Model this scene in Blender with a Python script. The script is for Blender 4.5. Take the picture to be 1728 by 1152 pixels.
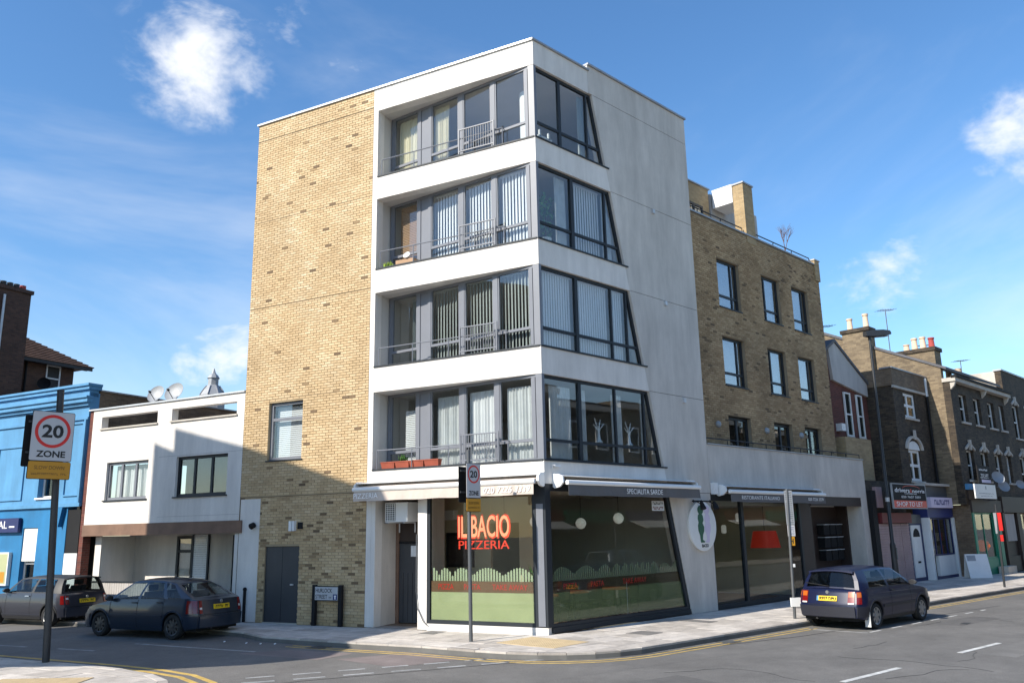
import bpy, bmesh, math, random
from mathutils import Vector, Matrix
for _o in list(bpy.data.objects): bpy.data.objects.remove(_o, do_unlink=True)
SC = bpy.context.scene; COL = SC.collection
random.seed(7); rnd = random.Random(11)
PI = math.pi; R = math.radians

# ------------------------------------------------------------------ camera
CAM = Vector((-14.58995, -13.74366, 2.32973))
_yaw, _pit, _rol = 0.7798931, 0.2237694, -0.0196526
def _basis():
    f = Vector((math.cos(_pit)*math.sin(_yaw), math.cos(_pit)*math.cos(_yaw), math.sin(_pit)))
    r = Vector((math.cos(_yaw), -math.sin(_yaw), 0)); u = r.cross(f)
    c, s = math.cos(_rol), math.sin(_rol)
    return c*r+s*u, -s*r+c*u, f
_r, _u, _f = _basis()
_cd = bpy.data.cameras.new('Camera'); _co = bpy.data.objects.new('Camera', _cd); COL.objects.link(_co)
_m = Matrix((( _r.x, _u.x, -_f.x, CAM.x), (_r.y, _u.y, -_f.y, CAM.y), (_r.z, _u.z, -_f.z, CAM.z), (0, 0, 0, 1)))
_co.matrix_world = _m
_cd.sensor_width = 36; _cd.lens = 1404.388/1728*36; _cd.clip_start = 0.1; _cd.clip_end = 3000
SC.camera = _co

# ------------------------------------------------------------------ light
SUN_EL, SUN_AZ = R(36), R(-7.5)          # light travels towards +X, slightly -Y
_trav = Vector((math.cos(SUN_AZ)*math.cos(SUN_EL), math.sin(SUN_AZ)*math.cos(SUN_EL), -math.sin(SUN_EL)))
_sl = bpy.data.lights.new('sun', 'SUN'); _sl.energy = 5.0; _sl.angle = R(0.53); _sl.color = (1.0, 0.93, 0.82)
_so = bpy.data.objects.new('sun', _sl); COL.objects.link(_so); _so.location = (-40, 5, 40)
_so.rotation_euler = _trav.to_track_quat('-Z', 'Y').to_euler()

W = bpy.data.worlds.new('World'); SC.world = W; W.use_nodes = True; W.cycles.sampling_method = 'MANUAL'; W.cycles.sample_map_resolution = 256
_nt = W.node_tree; _N = _nt.nodes; _L = _nt.links; _N.clear()
def wn(t, **k):
    n = _N.new(t)
    for a, b in k.items(): setattr(n, a, b)
    return n
_out = wn('ShaderNodeOutputWorld'); _bg = wn('ShaderNodeBackground'); _bg.inputs[1].default_value = 0.125
_sky = wn('ShaderNodeTexSky', sky_type='NISHITA', sun_disc=False, sun_elevation=SUN_EL,
          sun_rotation=math.atan2(-_trav.x, -_trav.y), air_density=1.15, dust_density=0.3, ozone_density=4.0, altitude=0)
_tc = wn('ShaderNodeTexCoord')
def wmath(op, a, b=None, clamp=False):
    n = wn('ShaderNodeMath', operation=op, use_clamp=clamp)
    for i, x in enumerate((a, b)):
        if x is None: continue
        if isinstance(x, (int, float)): n.inputs[i].default_value = x
        else: _L.new(x, n.inputs[i])
    return n.outputs[0]
_nrm = wn('ShaderNodeVectorMath', operation='NORMALIZE'); _L.new(_tc.outputs['Generated'], _nrm.inputs[0])
_dir = _nrm.outputs[0]
def wnoise(scale, detail, rough, stretch=(1, 1, 1), rot=(0, 0, 0), dist=0):
    mp = wn('ShaderNodeMapping'); mp.inputs['Scale'].default_value = stretch; mp.inputs['Rotation'].default_value = rot
    _L.new(_dir, mp.inputs[0]); n = wn('ShaderNodeTexNoise'); n.inputs['Scale'].default_value = scale
    n.inputs['Detail'].default_value = detail; n.inputs['Roughness'].default_value = rough; n.inputs['Distortion'].default_value = dist
    _L.new(mp.outputs[0], n.inputs['Vector']); return n.outputs[0]
# cumulus puffs, each at its own bearing in the sky (direction, angular radius, weight)
CLOUDS = [((0.328, 0.8, 0.502), 0.072, 1.2), ((0.302, 0.807, 0.508), 0.045, 0.8), ((0.315, 0.819, 0.48), 0.05, 0.85), ((0.362, 0.787, 0.499), 0.05, 0.85), ((0.4, 0.738, 0.543), 0.035, 0.5), ((0.458, 0.727, 0.512), 0.04, 0.55), ((0.416, 0.889, 0.19), 0.055, 0.65), ((0.427, 0.878, 0.214), 0.05, 0.6), ((0.382, 0.904, 0.194), 0.025, 0.6), ((0.892, 0.362, 0.27), 0.04, 0.75), ((0.906, 0.329, 0.266), 0.055, 1.0), ((0.915, 0.311, 0.258), 0.035, 0.8), ((0.905, 0.192, 0.38), 0.045, 0.85), ((0.915, 0.189, 0.357), 0.03, 0.7), ((0.93, -0.12, 0.33), 0.10, 1.0), ((0.35, -0.80, 0.40), 0.12, 1.0), ((-0.40, -0.75, 0.52), 0.10, 0.9), ((-0.75, 0.62, 0.25), 0.13, 1.0), ((-0.25, 0.93, 0.22), 0.12, 0.9), ((0.1, -0.95, 0.25), 0.14, 1.0), ((-0.55, 0.70, 0.45), 0.10, 0.9)]
_puff = wnoise(7.5, 6, 0.62, (1, 1, 1.9), dist=0.35); _fine = wnoise(24, 3, 0.6, (1, 1, 1.6))
_sum = None
for c, rad, w in CLOUDS:
    cn = Vector(c).normalized()
    dn = wn('ShaderNodeVectorMath', operation='DISTANCE'); _L.new(_dir, dn.inputs[0]); dn.inputs[1].default_value = cn
    mr = wn('ShaderNodeMapRange', interpolation_type='SMOOTHSTEP'); _L.new(dn.outputs['Value'], mr.inputs[0])
    mr.inputs[1].default_value = 0.0; mr.inputs[2].default_value = rad*1.55; mr.inputs[3].default_value = w; mr.inputs[4].default_value = 0.0
    _sum = mr.outputs[0] if _sum is None else wmath('MAXIMUM', _sum, mr.outputs[0])
_tex = wmath('ADD', wmath('MULTIPLY', wmath('SUBTRACT', _puff, 0.52), 4.6), wmath('MULTIPLY', wmath('SUBTRACT', _fine, 0.5), 1.7))
_d = wmath('ADD', _sum, wmath('MULTIPLY', _tex, wmath('MINIMUM', wmath('MULTIPLY', _sum, 2.2), 0.8)))
_dm = wn('ShaderNodeMapRange', interpolation_type='SMOOTHSTEP'); _L.new(_d, _dm.inputs[0])
_dm.inputs[1].default_value = 0.10; _dm.inputs[2].default_value = 1.6; _dm.inputs[4].default_value = 0.95
# thin high wisps everywhere
_ci = wnoise(1.7, 6, 0.60, (1.0, 1.0, 2.6), (0.25, 0.15, 0.3), 0.6)
_cm = wn('ShaderNodeMapRange', interpolation_type='SMOOTHSTEP'); _L.new(_ci, _cm.inputs[0])
_cm.inputs[1].default_value = 0.42; _cm.inputs[2].default_value = 0.78; _cm.inputs[4].default_value = 0.30
_al = wmath('MAXIMUM', _dm.outputs[0], _cm.outputs[0])
_hs = wn('ShaderNodeHueSaturation'); _hs.inputs['Saturation'].default_value = 1.14; _L.new(_sky.outputs[0], _hs.inputs['Color'])
_mx = wn('ShaderNodeMixRGB'); _L.new(_al, _mx.inputs[0]); _tn = wn('ShaderNodeVectorMath', operation='MULTIPLY'); _L.new(_hs.outputs[0], _tn.inputs[0]); _tn.inputs[1].default_value = (1.08, 1.13, 1.17); _L.new(_tn.outputs[0], _mx.inputs[1]); _mx.inputs[2].default_value = (6.4, 6.5, 6.7, 1)
_L.new(_mx.outputs[0], _bg.inputs[0]); _L.new(_bg.outputs[0], _out.inputs[0])

SC.render.engine = 'CYCLES'
SC.view_settings.view_transform = 'Standard'; SC.view_settings.look = 'None'; SC.view_settings.gamma = 1.0
SC.view_settings.use_curve_mapping = False; SC.view_settings.exposure = 0.5
SC.cycles.transparent_max_bounces = 14; SC.cycles.max_bounces = 6; SC.cycles.glossy_bounces = 3; SC.cycles.diffuse_bounces = 3

# ------------------------------------------------------------------ frames
TH = R(107.6624); D = Vector((math.cos(TH), math.sin(TH), 0)); NO = Vector((-D.y, D.x, 0))     # NO: outward normal of the side-street facade
if NO.dot(CAM) < 0: NO = -NO
Z3 = Vector((0, 0, 1))
def FB(s, o, z): return D*s + NO*o + Z3*z
def FAy(y0): return lambda x, o, z: Vector((x, y0-o, z))
FA = FAy(0.0)
def FW(x, y, z): return Vector((x, y, z))
def FX(x0): return lambda y, o, z: Vector((x0-o, y, z))           # walls facing -X, o outward

# ------------------------------------------------------------------ mesh builder
class M:
    def __init__(s): s.v = []; s.f = []; s.t = []; s.tone = 0.5
    def add(s, pts, faces):
        b = len(s.v); s.v += [tuple(p) for p in pts]
        for f in faces: s.f.append([b+i for i in f]); s.t.append(s.tone)
    def poly(s, pts): s.add(pts, [list(range(len(pts)))])
    def loft(s, a, b):
        n = len(a); s.add(list(a)+list(b), [list(range(n))[::-1], list(range(n, 2*n))]+[[i, (i+1) % n, n+(i+1) % n, n+i] for i in range(n)])
    def box(s, F, a0, a1, o0, o1, z0, z1):
        s.loft([F(a0, o0, z0), F(a1, o0, z0), F(a1, o1, z0), F(a0, o1, z0)], [F(a0, o0, z1), F(a1, o0, z1), F(a1, o1, z1), F(a0, o1, z1)])
    def prism(s, F, pts, o0, o1): s.loft([F(a, o0, z) for a, z in pts], [F(a, o1, z) for a, z in pts])
    def vprism(s, pts, z0, z1): s.loft([Vector((p[0], p[1], z0)) for p in pts], [Vector((p[0], p[1], z1)) for p in pts])
    def tube(s, path, r, n=8, cap=True):
        path = [Vector(p) for p in path]; rings = []
        for i, p in enumerate(path):
            d = (path[min(i+1, len(path)-1)]-path[max(i-1, 0)]).normalized()
            a = d.cross(Vector((0, 0, 1)) if abs(d.z) < .95 else Vector((1, 0, 0))).normalized(); b = d.cross(a)
            rr = r[i] if isinstance(r, (list, tuple)) else r
            rings.append([p+a*rr*math.cos(2*PI*k/n)+b*rr*math.sin(2*PI*k/n) for k in range(n)])
        s.rings(rings, cap)
    def rings(s, rings, cap=True, closed=True):
        n = len(rings[0]); pts = [q for r in rings for q in r]; F = []
        for i in range(len(rings)-1):
            for k in range(n if closed else n-1):
                k2 = (k+1) % n; F.append([i*n+k, i*n+k2, (i+1)*n+k2, (i+1)*n+k])
        if cap: F += [list(range(n))[::-1], [(len(rings)-1)*n+k for k in range(n)]]
        s.add(pts, F)
    def lathe(s, c, prof, n=16, ax=None, cap=True):
        c = Vector(c); ax = Vector(ax) if ax else Z3
        a = ax.cross(Vector((0, 0, 1)) if abs(ax.z) < .95 else Vector((1, 0, 0))).normalized(); b = ax.cross(a)
        s.rings([[c+ax*h+(a*math.cos(2*PI*k/n)+b*math.sin(2*PI*k/n))*r for k in range(n)] for r, h in prof], cap)
    def make(s, name, mat, parent=None, smooth=0, kind=None, recalc=True):
        me = bpy.data.meshes.new(name); me.from_pydata(s.v, [], s.f)
        if recalc:
            bm = bmesh.new(); bm.from_mesh(me); bmesh.ops.recalc_face_normals(bm, faces=bm.faces); bm.to_mesh(me); bm.free()
        if len(set(s.t)) > 1 or (s.t and s.t[0] != 0.5):
            at = me.attributes.new('tone', 'FLOAT', 'FACE'); at.data.foreach_set('value', s.t)
        if smooth:
            for p in me.polygons: p.use_smooth = True
            me.set_sharp_from_angle(angle=R(smooth))
        return mk(name, me, mat, parent, kind)
def mk(name, me, mat, parent=None, kind=None):
    if mat is not None: me.materials.append(MAT[mat] if isinstance(mat, str) else mat)
    o = bpy.data.objects.new(name, me); COL.objects.link(o)
    if parent is not None: o.parent = parent; o.matrix_parent_inverse = PINV[parent.name]
    PINV[o.name] = Matrix()
    if kind: o['kind'] = kind
    return o
PINV = {}
def thing(name, label, cat, loc=(0, 0, 0), group=None):
    o = bpy.data.objects.new(name, None); COL.objects.link(o); o.location = loc; o.empty_display_size = .2
    o['label'] = label; o['category'] = cat
    if group: o['group'] = group
    PINV[o.name] = Matrix.Translation(-Vector(loc)); return o
def tag(o, label, cat, group=None):
    o['label'] = label; o['category'] = cat
    if group: o['group'] = group
    return o
def bx(name, mat, parent, F, *a):
    m = M(); m.box(F, *a); return m.make(name, mat, parent)

# ------------------------------------------------------------------ materials
MAT = {}
def mat(name, col, rough=.6, metal=0, var=.12, vs=1.5, bump=0, bs=40, spec=.5, stain=0, hue=None, coat=0, emit=0, tone=None, fine=0, blot=0):
    m = bpy.data.materials.new(name); m.use_nodes = True; nt = m.node_tree; N = nt.nodes; L = nt.links
    b = N['Principled BSDF']; b.inputs['Roughness'].default_value = rough; b.inputs['Metallic'].default_value = metal
    b.inputs['Specular IOR Level'].default_value = spec
    if coat: b.inputs['Coat Weight'].default_value = coat; b.inputs['Coat Roughness'].default_value = .05
    tc = N.new('ShaderNodeTexCoord'); co = tc.outputs['Object']
    rgb = N.new('ShaderNodeRGB'); rgb.outputs[0].default_value = (*col, 1); out = rgb.outputs[0]
    if tone:
        at = N.new('ShaderNodeAttribute'); at.attribute_name = 'tone'
        rp = N.new('ShaderNodeValToRGB'); rp.color_ramp.interpolation = 'LINEAR'
        e = rp.color_ramp.elements
        while len(e) < len(tone): e.new(.5)
        for i, (p, c) in enumerate(tone): e[i].position = p; e[i].color = (*c, 1)
        L.new(at.outputs['Fac'], rp.inputs[0]); out = rp.outputs[0]
    def mulnoise(out, scale, lo, hi, detail=5, st=(1, 1, 1), rr=.6):
        mp = N.new('ShaderNodeMapping'); mp.inputs['Scale'].default_value = st; L.new(co, mp.inputs[0])
        n = N.new('ShaderNodeTexNoise'); n.inputs['Scale'].default_value = scale; n.inputs['Detail'].default_value = detail; n.inputs['Roughness'].default_value = rr
        L.new(mp.outputs[0], n.inputs['Vector'])
        r = N.new('ShaderNodeMapRange'); r.inputs[1].default_value = .3; r.inputs[2].default_value = .7; r.inputs[3].default_value = lo; r.inputs[4].default_value = hi
        L.new(n.outputs[0], r.inputs[0]); x = N.new('ShaderNodeVectorMath'); x.operation = 'SCALE'
        L.new(out, x.inputs[0]); L.new(r.outputs[0], x.inputs['Scale']); return x.outputs[0]
    if var: out = mulnoise(out, vs, 1-var, 1+var)
    if fine: out = mulnoise(out, 60, 1-fine, 1+fine, 3)
    if blot: out = mulnoise(out, 3.2, 1-blot, 1+blot*.6, 7, (1, 1, 1), .72)
    if stain: out = mulnoise(out, 1.1, 1-stain, 1.0+stain*.3, 6, (1.6, 1.6, .28), .7)
    L.new(out, b.inputs['Base Color'])
    if emit: L.new(out, b.inputs['Emission Color']); b.inputs['Emission Strength'].default_value = emit
    if bump:
        n = N.new('ShaderNodeTexNoise'); n.inputs['Scale'].default_value = bs; n.inputs['Detail'].default_value = 6; L.new(co, n.inputs['Vector'])
        bp = N.new('ShaderNodeBump'); bp.inputs['Strength'].default_value = bump; bp.inputs['Distance'].default_value = .01
        L.new(n.outputs[0], bp.inputs['Height']); L.new(bp.outputs[0], b.inputs['Normal'])
        r = N.new('ShaderNodeMapRange'); r.inputs[3].default_value = max(.05, rough-.12); r.inputs[4].default_value = min(1, rough+.12); L.new(n.outputs[0], r.inputs[0]); L.new(r.outputs[0], b.inputs['Roughness'])
    MAT[name] = m; return m
def glass(name, f0=.09, tint=(.86, .9, .9), rough=0.0, wave=.0):
    """thin clear sheet: straight-through transmission plus a mirror layer that grows at grazing angles (Schlick)"""
    m = bpy.data.materials.new(name); m.use_nodes = True; nt = m.node_tree; N = nt.nodes; L = nt.links; N.clear()
    o = N.new('ShaderNodeOutputMaterial'); t = N.new('ShaderNodeBsdfTransparent'); t.inputs[0].default_value = (*tint, 1)
    g = N.new('ShaderNodeBsdfGlossy'); g.inputs['Roughness'].default_value = rough
    ge = N.new('ShaderNodeNewGeometry'); d = N.new('ShaderNodeVectorMath'); d.operation = 'DOT_PRODUCT'; L.new(ge.outputs['Incoming'], d.inputs[0]); L.new(ge.outputs['Normal'], d.inputs[1])
    def ma(op, a, b=None):
        n = N.new('ShaderNodeMath'); n.operation = op; n.use_clamp = op == 'SUBTRACT'
        for k, x in enumerate((a, b)):
            if x is None: continue
            if isinstance(x, (int, float)): n.inputs[k].default_value = x
            else: L.new(x, n.inputs[k])
        return n.outputs[0]
    f = ma('ADD', ma('MULTIPLY', ma('POWER', ma('SUBTRACT', 1.0, ma('ABSOLUTE', d.outputs['Value'])), 5.0), 1-f0), f0)
    x = N.new('ShaderNodeMixShader'); L.new(f, x.inputs[0]); L.new(t.outputs[0], x.inputs[1]); L.new(g.outputs[0], x.inputs[2]); L.new(x.outputs[0], o.inputs[0])
    if wave:
        tc = N.new('ShaderNodeTexCoord'); n = N.new('ShaderNodeTexNoise'); n.inputs['Scale'].default_value = .9; n.inputs['Detail'].default_value = 1; L.new(tc.outputs['Object'], n.inputs['Vector'])
        bp = N.new('ShaderNodeBump'); bp.inputs['Strength'].default_value = wave; bp.inputs['Distance'].default_value = .05; L.new(n.outputs[0], bp.inputs['Height']); L.new(bp.outputs[0], g.inputs['Normal'])
    MAT[name] = m; return m
def brickmat(name, cols, mortar, kx, ky, rough=.85, bw=.225, bh=.075, dark=.15):
    """brick courses for far walls: u = kx*x + ky*y"""
    m = bpy.data.materials.new(name); m.use_nodes = True; nt = m.node_tree; N = nt.nodes; L = nt.links; b = N['Principled BSDF']
    b.inputs['Roughness'].default_value = rough; tc = N.new('ShaderNodeTexCoord'); sp = N.new('ShaderNodeSeparateXYZ'); L.new(tc.outputs['Object'], sp.inputs[0])
    def ma(op, a, c):
        n = N.new('ShaderNodeMath'); n.operation = op
        for i, x in enumerate((a, c)):
            if isinstance(x, (int, float)): n.inputs[i].default_value = x
            else: L.new(x, n.inputs[i])
        return n.outputs[0]
    u = ma('ADD', ma('MULTIPLY', sp.outputs[0], kx), ma('MULTIPLY', sp.outputs[1], ky)); cb = N.new('ShaderNodeCombineXYZ'); L.new(u, cb.inputs[0]); L.new(sp.outputs[2], cb.inputs[1])
    br = N.new('ShaderNodeTexBrick'); L.new(cb.outputs[0], br.inputs['Vector']); br.inputs['Scale'].default_value = 1; br.inputs['Brick Width'].default_value = bw; br.inputs['Row Height'].default_value = bh
    br.inputs['Mortar Size'].default_value = .006; br.inputs['Mortar Smooth'].default_value = .3
    br.inputs['Color1'].default_value = (*cols[0], 1); br.inputs['Color2'].default_value = (*cols[1], 1); br.inputs['Mortar'].default_value = (*mortar, 1)
    n = N.new('ShaderNodeTexNoise'); n.inputs['Scale'].default_value = .8; n.inputs['Detail'].default_value = 8; n.inputs['Roughness'].default_value = .7; L.new(tc.outputs['Object'], n.inputs['Vector'])
    r = N.new('ShaderNodeMapRange'); r.inputs[1].default_value = .3; r.inputs[2].default_value = .7; r.inputs[3].default_value = 1-dark*2; r.inputs[4].default_value = 1+dark; L.new(n.outputs[0], r.inputs[0])
    x = N.new('ShaderNodeVectorMath'); x.operation = 'SCALE'; L.new(br.outputs['Color'], x.inputs[0]); L.new(r.outputs[0], x.inputs['Scale']); L.new(x.outputs[0], b.inputs['Base Color'])
    bp = N.new('ShaderNodeBump'); bp.inputs['Strength'].default_value = .6; bp.inputs['Distance'].default_value = .01; bp.invert = True; L.new(br.outputs['Fac'], bp.inputs['Height']); L.new(bp.outputs[0], b.inputs['Normal'])
    MAT[name] = m; return m

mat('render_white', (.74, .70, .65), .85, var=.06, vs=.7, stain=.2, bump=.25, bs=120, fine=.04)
mat('render_pale', (.61, .565, .51), .85, var=.08, vs=.8, stain=.24, bump=.25, bs=120, fine=.06)  # same white render, darker: shade of the main road side put in
mat('render_grey', (.50, .47, .44), .85, var=.08, vs=.8, stain=.2, bump=.25, bs=120, fine=.05)
mat('joint_dark', (.05, .05, .05), .9)
TB = [(0, (.13, .085, .05)), (.10, (.24, .16, .085)), (.2, (.41, .285, .15)), (.55, (.515, .375, .21)), (.8, (.58, .44, .265)), (1, (.69, .57, .39))]
mat('brick_yellow', (.5, .4, .2), .85, var=.10, vs=.9, bump=.5, bs=90, tone=TB, fine=.14)
TB2 = [(0, (.12, .08, .045)), (.25, (.28, .185, .095)), (.6, (.36, .245, .13)), (1, (.46, .33, .19))]
mat('brick_brown', (.3, .2, .1), .85, var=.22, vs=.6, bump=.5, bs=90, tone=TB2, fine=.14)
mat('mortar', (.36, .28, .175), .95, var=.15, fine=.1)
mat('mortar_grey', (.27, .215, .145), .95, var=.15, fine=.1)
brickmat('brick_stock', [(.25, .19, .115), (.15, .11, .068)], (.21, .175, .13), 1, 1, dark=.2)
brickmat('brick_sooty', [(.085, .062, .039), (.030, .022, .016)], (.082, .067, .048), 1, 1, dark=.3)
brickmat('brick_house', [(.12, .06, .038), (.075, .038, .026)], (.10, .075, .06), 1, 1, dark=.2)
brickmat('brick_red', [(.17, .045, .03), (.11, .03, .022)], (.14, .10, .08), 1, 1, dark=.2)
brickmat('brick_pent', [(.44, .32, .17), (.34, .24, .12)], (.32, .27, .2), 1, 1, dark=.12)
brickmat('brick_flank', [(.22, .15, .09), (.14, .095, .06)], (.2, .17, .13), 1, 1, dark=.25)
mat('frame_grey', (.16, .17, .195), .45, .0, var=.06, fine=.03)
mat('frame_dark', (.020, .025, .031), .5, .0, var=.08, spec=.3)  # also the shaded copy of the grey frames, shade put into its colour
mat('metal_pale', (.55, .56, .57), .45, .4, var=.08, stain=.08)
mat('lead', (.33, .34, .36), .5, .5, var=.2, bump=.2, bs=12)
mat('black', (.013, .013, .014), .75, var=.15, spec=.25)
mat('dark_door', (.045, .047, .052), .5, var=.12, stain=.15)
mat('white_paint', (.78, .78, .76), .5, var=.05, stain=.06)
mat('white_plastic', (.75, .75, .74), .4, var=.03)
mat('blind_white', (.74, .74, .75), .8, var=.05)
mat('blind_cream', (.72, .66, .50), .8, var=.06)
mat('blind_grey', (.36, .39, .38), .8, var=.06)
mat('curtain_net', (.62, .63, .63), .9, var=.1, vs=4)
mat('wood_blind', (.36, .21, .11), .6, var=.15)
mat('terracotta', (.33, .075, .04), .8, var=.18, vs=4)
mat('leaf', (.07, .16, .03), .6, var=.35, vs=9); mat('leaf_lime', (.30, .42, .05), .6, var=.3, vs=9); mat('twig', (.13, .075, .06), .9)
mat('interior', (.60, .52, .36), .9, var=.05); mat('interior_pale', (.55, .53, .50), .9, var=.05); mat('interior_floor', (.20, .14, .09), .7, var=.15)
mat('awning_cloth', (.56, .48, .42), .9, var=.06, vs=3, stain=.10); mat('awning_grey_shaded', (.13, .125, .125), .9, var=.08); mat('awning_metal', (.80, .80, .79), .35, .0, var=.04)  # main road awnings: same cloth, its shade painted in as grey
mat('text_pale', (.88, .87, .86), .7); mat('text_white', (.85, .85, .85), .6); mat('text_black', (.012, .012, .012), .6); mat('text_blue', (.02, .03, .15), .6)
mat('red', (.62, .02, .015), .45); mat('shade_red', (.62, .035, .012), .6, emit=.12); mat('neon_red', (.80, .045, .02), .35, emit=.35); mat('neon_pink', (.95, .30, .17), .4, emit=.45)
mat('film_brown', (.16, .08, .04), .55)
mat('sign_white', (.47, .47, .48), .5, var=.04); mat('sign_yellow', (.50, .235, .012), .5, var=.06); mat('sign_ink', (.20, .10, .01), .5)
mat('lilac', (.66, .58, .72), .6, var=.05); mat('green_dark', (.02, .11, .06), .5); mat('pole_black', (.025, .027, .03), .5, var=.2, bump=.15, bs=30); mat('pole_grey', (.10, .105, .11), .5, .3, var=.15)
mat('asphalt', (.150, .143, .133), .88, var=.20, vs=.5, bump=.8, bs=130, fine=.38, blot=.16); mat('asphalt_dark', (.115, .110, .104), .88, var=.15, vs=.8, bump=.8, bs=130, fine=.36, blot=.15); mat('asphalt_red', (.20, .165, .155), .9, var=.2, bump=.6, bs=150, fine=.22)
mat('tar', (.035, .034, .033), .75, var=.2); mat('movement', (.14, .10, .06), .95); mat('cover', (.17, .16, .15), .7, var=.2, bump=.6, bs=45); mat('asphalt_pale', (.175, .168, .157), .9, var=.2, vs=.6, bump=.8, bs=130, fine=.36, blot=.15)
TP = [(0, (.40, .36, .315)), (.5, (.50, .455, .405)), (1, (.60, .55, .49))]
mat('flag', (.4, .4, .4), .9, var=.14, vs=1.2, bump=.35, bs=70, tone=TP, fine=.18, blot=.26); mat('kerb', (.34, .315, .285), .85, var=.18, vs=3, bump=.4, bs=60, fine=.14, tone=[(0, (.28, .25, .22)), (1, (.50, .455, .405))])
mat('bed', (.13, .125, .115), .95, var=.2); mat('tactile', (.47, .36, .21), .85, var=.12, vs=3, fine=.1)
mat('paint_white', (.50, .50, .48), .8, var=.3, vs=5, fine=.2); mat('paint_worn', (.30, .30, .295), .85, var=.35, vs=4, fine=.3); mat('paint_yellow', (.50, .34, .09), .8, var=.28, vs=5, fine=.25)
mat('blue_light', (.085, .27, .48), .7, var=.12, vs=1.2, stain=.22); mat('blue_deep', (.010, .16, .36), .65, var=.14, vs=1.2, stain=.2); mat('blue_navy', (.012, .02, .10), .5)
mat('roof_tile', (.15, .085, .06), .85, var=.3, vs=3, bump=.3, bs=20); mat('slate', (.09, .09, .10), .7, var=.2); mat('timber', (.20, .115, .075), .7, var=.2, vs=2, stain=.2)
mat('stone_trim', (.52, .48, .42), .85, var=.12, stain=.2); mat('pot_buff', (.66, .50, .36), .85, var=.1); mat('pot_red', (.36, .06, .05), .85)
mat('felt', (.10, .10, .10), .95); mat('shutter_pink', (.40, .27, .27), .6, var=.12, stain=.2); mat('green_paint', (.01, .20, .12), .5, var=.1); mat('brown_dark', (.035, .021, .016), .6, var=.15); mat('blue_shop', (.02, .035, .16), .5, var=.1); mat('red_dark', (.16, .02, .02), .6)
mat('tyre', (.015, .015, .016), .85, var=.2, vs=6); mat('rim', (.36, .37, .38), .35, .8); mat('rim_dark', (.07, .07, .075), .4, .6); mat('under', (.008, .008, .008), .9); mat('trim_black', (.02, .02, .022), .55)
mat('paint_astra', (.010, .022, .045), .30, .2, var=.03, coat=.5); mat('paint_golf', (.004, .008, .036), .34, .0, var=.03, coat=.4, spec=.35); mat('paint_mini', (.032, .034, .048), .32, .3, var=.03, coat=.5); mat('paint_silver', (.52, .53, .54), .35, .7, coat=.8); mat('bumper_golf', (.012, .013, .022), .5, .0, coat=.1)
mat('lamp_red', (.17, .006, .006), .15, coat=.6); mat('lamp_orange', (.42, .10, .015), .15, coat=.6); mat('lamp_clear', (.60, .60, .58), .15, coat=.6); mat('seat', (.05, .05, .055), .9); mat('plate_yellow', (.75, .50, .01), .5)
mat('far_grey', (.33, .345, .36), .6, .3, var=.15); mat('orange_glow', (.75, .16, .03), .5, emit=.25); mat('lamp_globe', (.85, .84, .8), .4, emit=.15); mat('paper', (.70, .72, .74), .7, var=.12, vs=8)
def film_mat(name, col, clear):
    m = mat(name, col, .6, var=.06); nt = m.node_tree; o = nt.nodes['Material Output']; t = nt.nodes.new('ShaderNodeBsdfTransparent'); t.inputs[0].default_value = (.8, .85, .7, 1); x = nt.nodes.new('ShaderNodeMixShader'); x.inputs[0].default_value = clear
    nt.links.new(nt.nodes['Principled BSDF'].outputs[0], x.inputs[1]); nt.links.new(t.outputs[0], x.inputs[2]); nt.links.new(x.outputs[0], o.inputs[0])
film_mat('film_green', (.52, .54, .31), .25); film_mat('film_picket', (.55, .60, .42), .3); film_mat('film_green_clear', (.30, .33, .17), .55); film_mat('film_picket_clear', (.36, .40, .27), .55); film_mat('film_band_clear', (.10, .05, .025), .6)  # clear set is the same film with main road shade in its colour
glass('glass', .085, (.93, .95, .95), wave=.03); glass('glass_block', .30, (.85, .88, .9), wave=.02); glass('glass_shop', .028, (.86, .89, .87), wave=.02); glass('glass_car', .05, (.62, .68, .68)); glass('glass_old', .06, (.75, .78, .77), wave=.05)

# ------------------------------------------------------------------ lettering (all glyph meshes evaluated once)
TXT = {}
def _texts(lst):
    obs = []
    for k, (t, off) in lst.items():
        c = bpy.data.curves.new('glyphs', 'FONT'); c.body = t; c.size = 1; c.offset = off; c.extrude = .5; c.resolution_u = 3
        o = bpy.data.objects.new('glyphs', c); COL.objects.link(o); obs.append((k, o, c))
    dg = bpy.context.evaluated_depsgraph_get(); dg.update()
    for k, o, c in obs:
        me = bpy.data.meshes.new_from_object(o.evaluated_get(dg)); TXT[k] = me
    for k, o, c in obs: bpy.data.objects.remove(o); bpy.data.curves.remove(c)
_texts({t: (t, b) for t, b in [('20', .03), ('ZONE', .03), ('SLOW DOWN', .01), ('HURLOCK', .01), ('STREET', .01), ('N4', 0), ('PIZZERIA', -.002), ('020 7226 3339', 0), ('SPECIALITA SARDE', -.004), ('RISTORANTE ITALIANO', -.004),
        ('IL BACIO', .012), ('BACIO', .02), ('PIZZA', 0), ('PASTA', 0), ('TAKE AWAY', 0), ('drivers', .012), ('norris', .012), ('020 7607 5001', 0), ('SHOP TO LET', .006), ('COMMERCIAL', 0), ('TO LET', .02), ('AL', 0), ('R957 DPU', .012), ('H', .02), ('&', .01)]})
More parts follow.
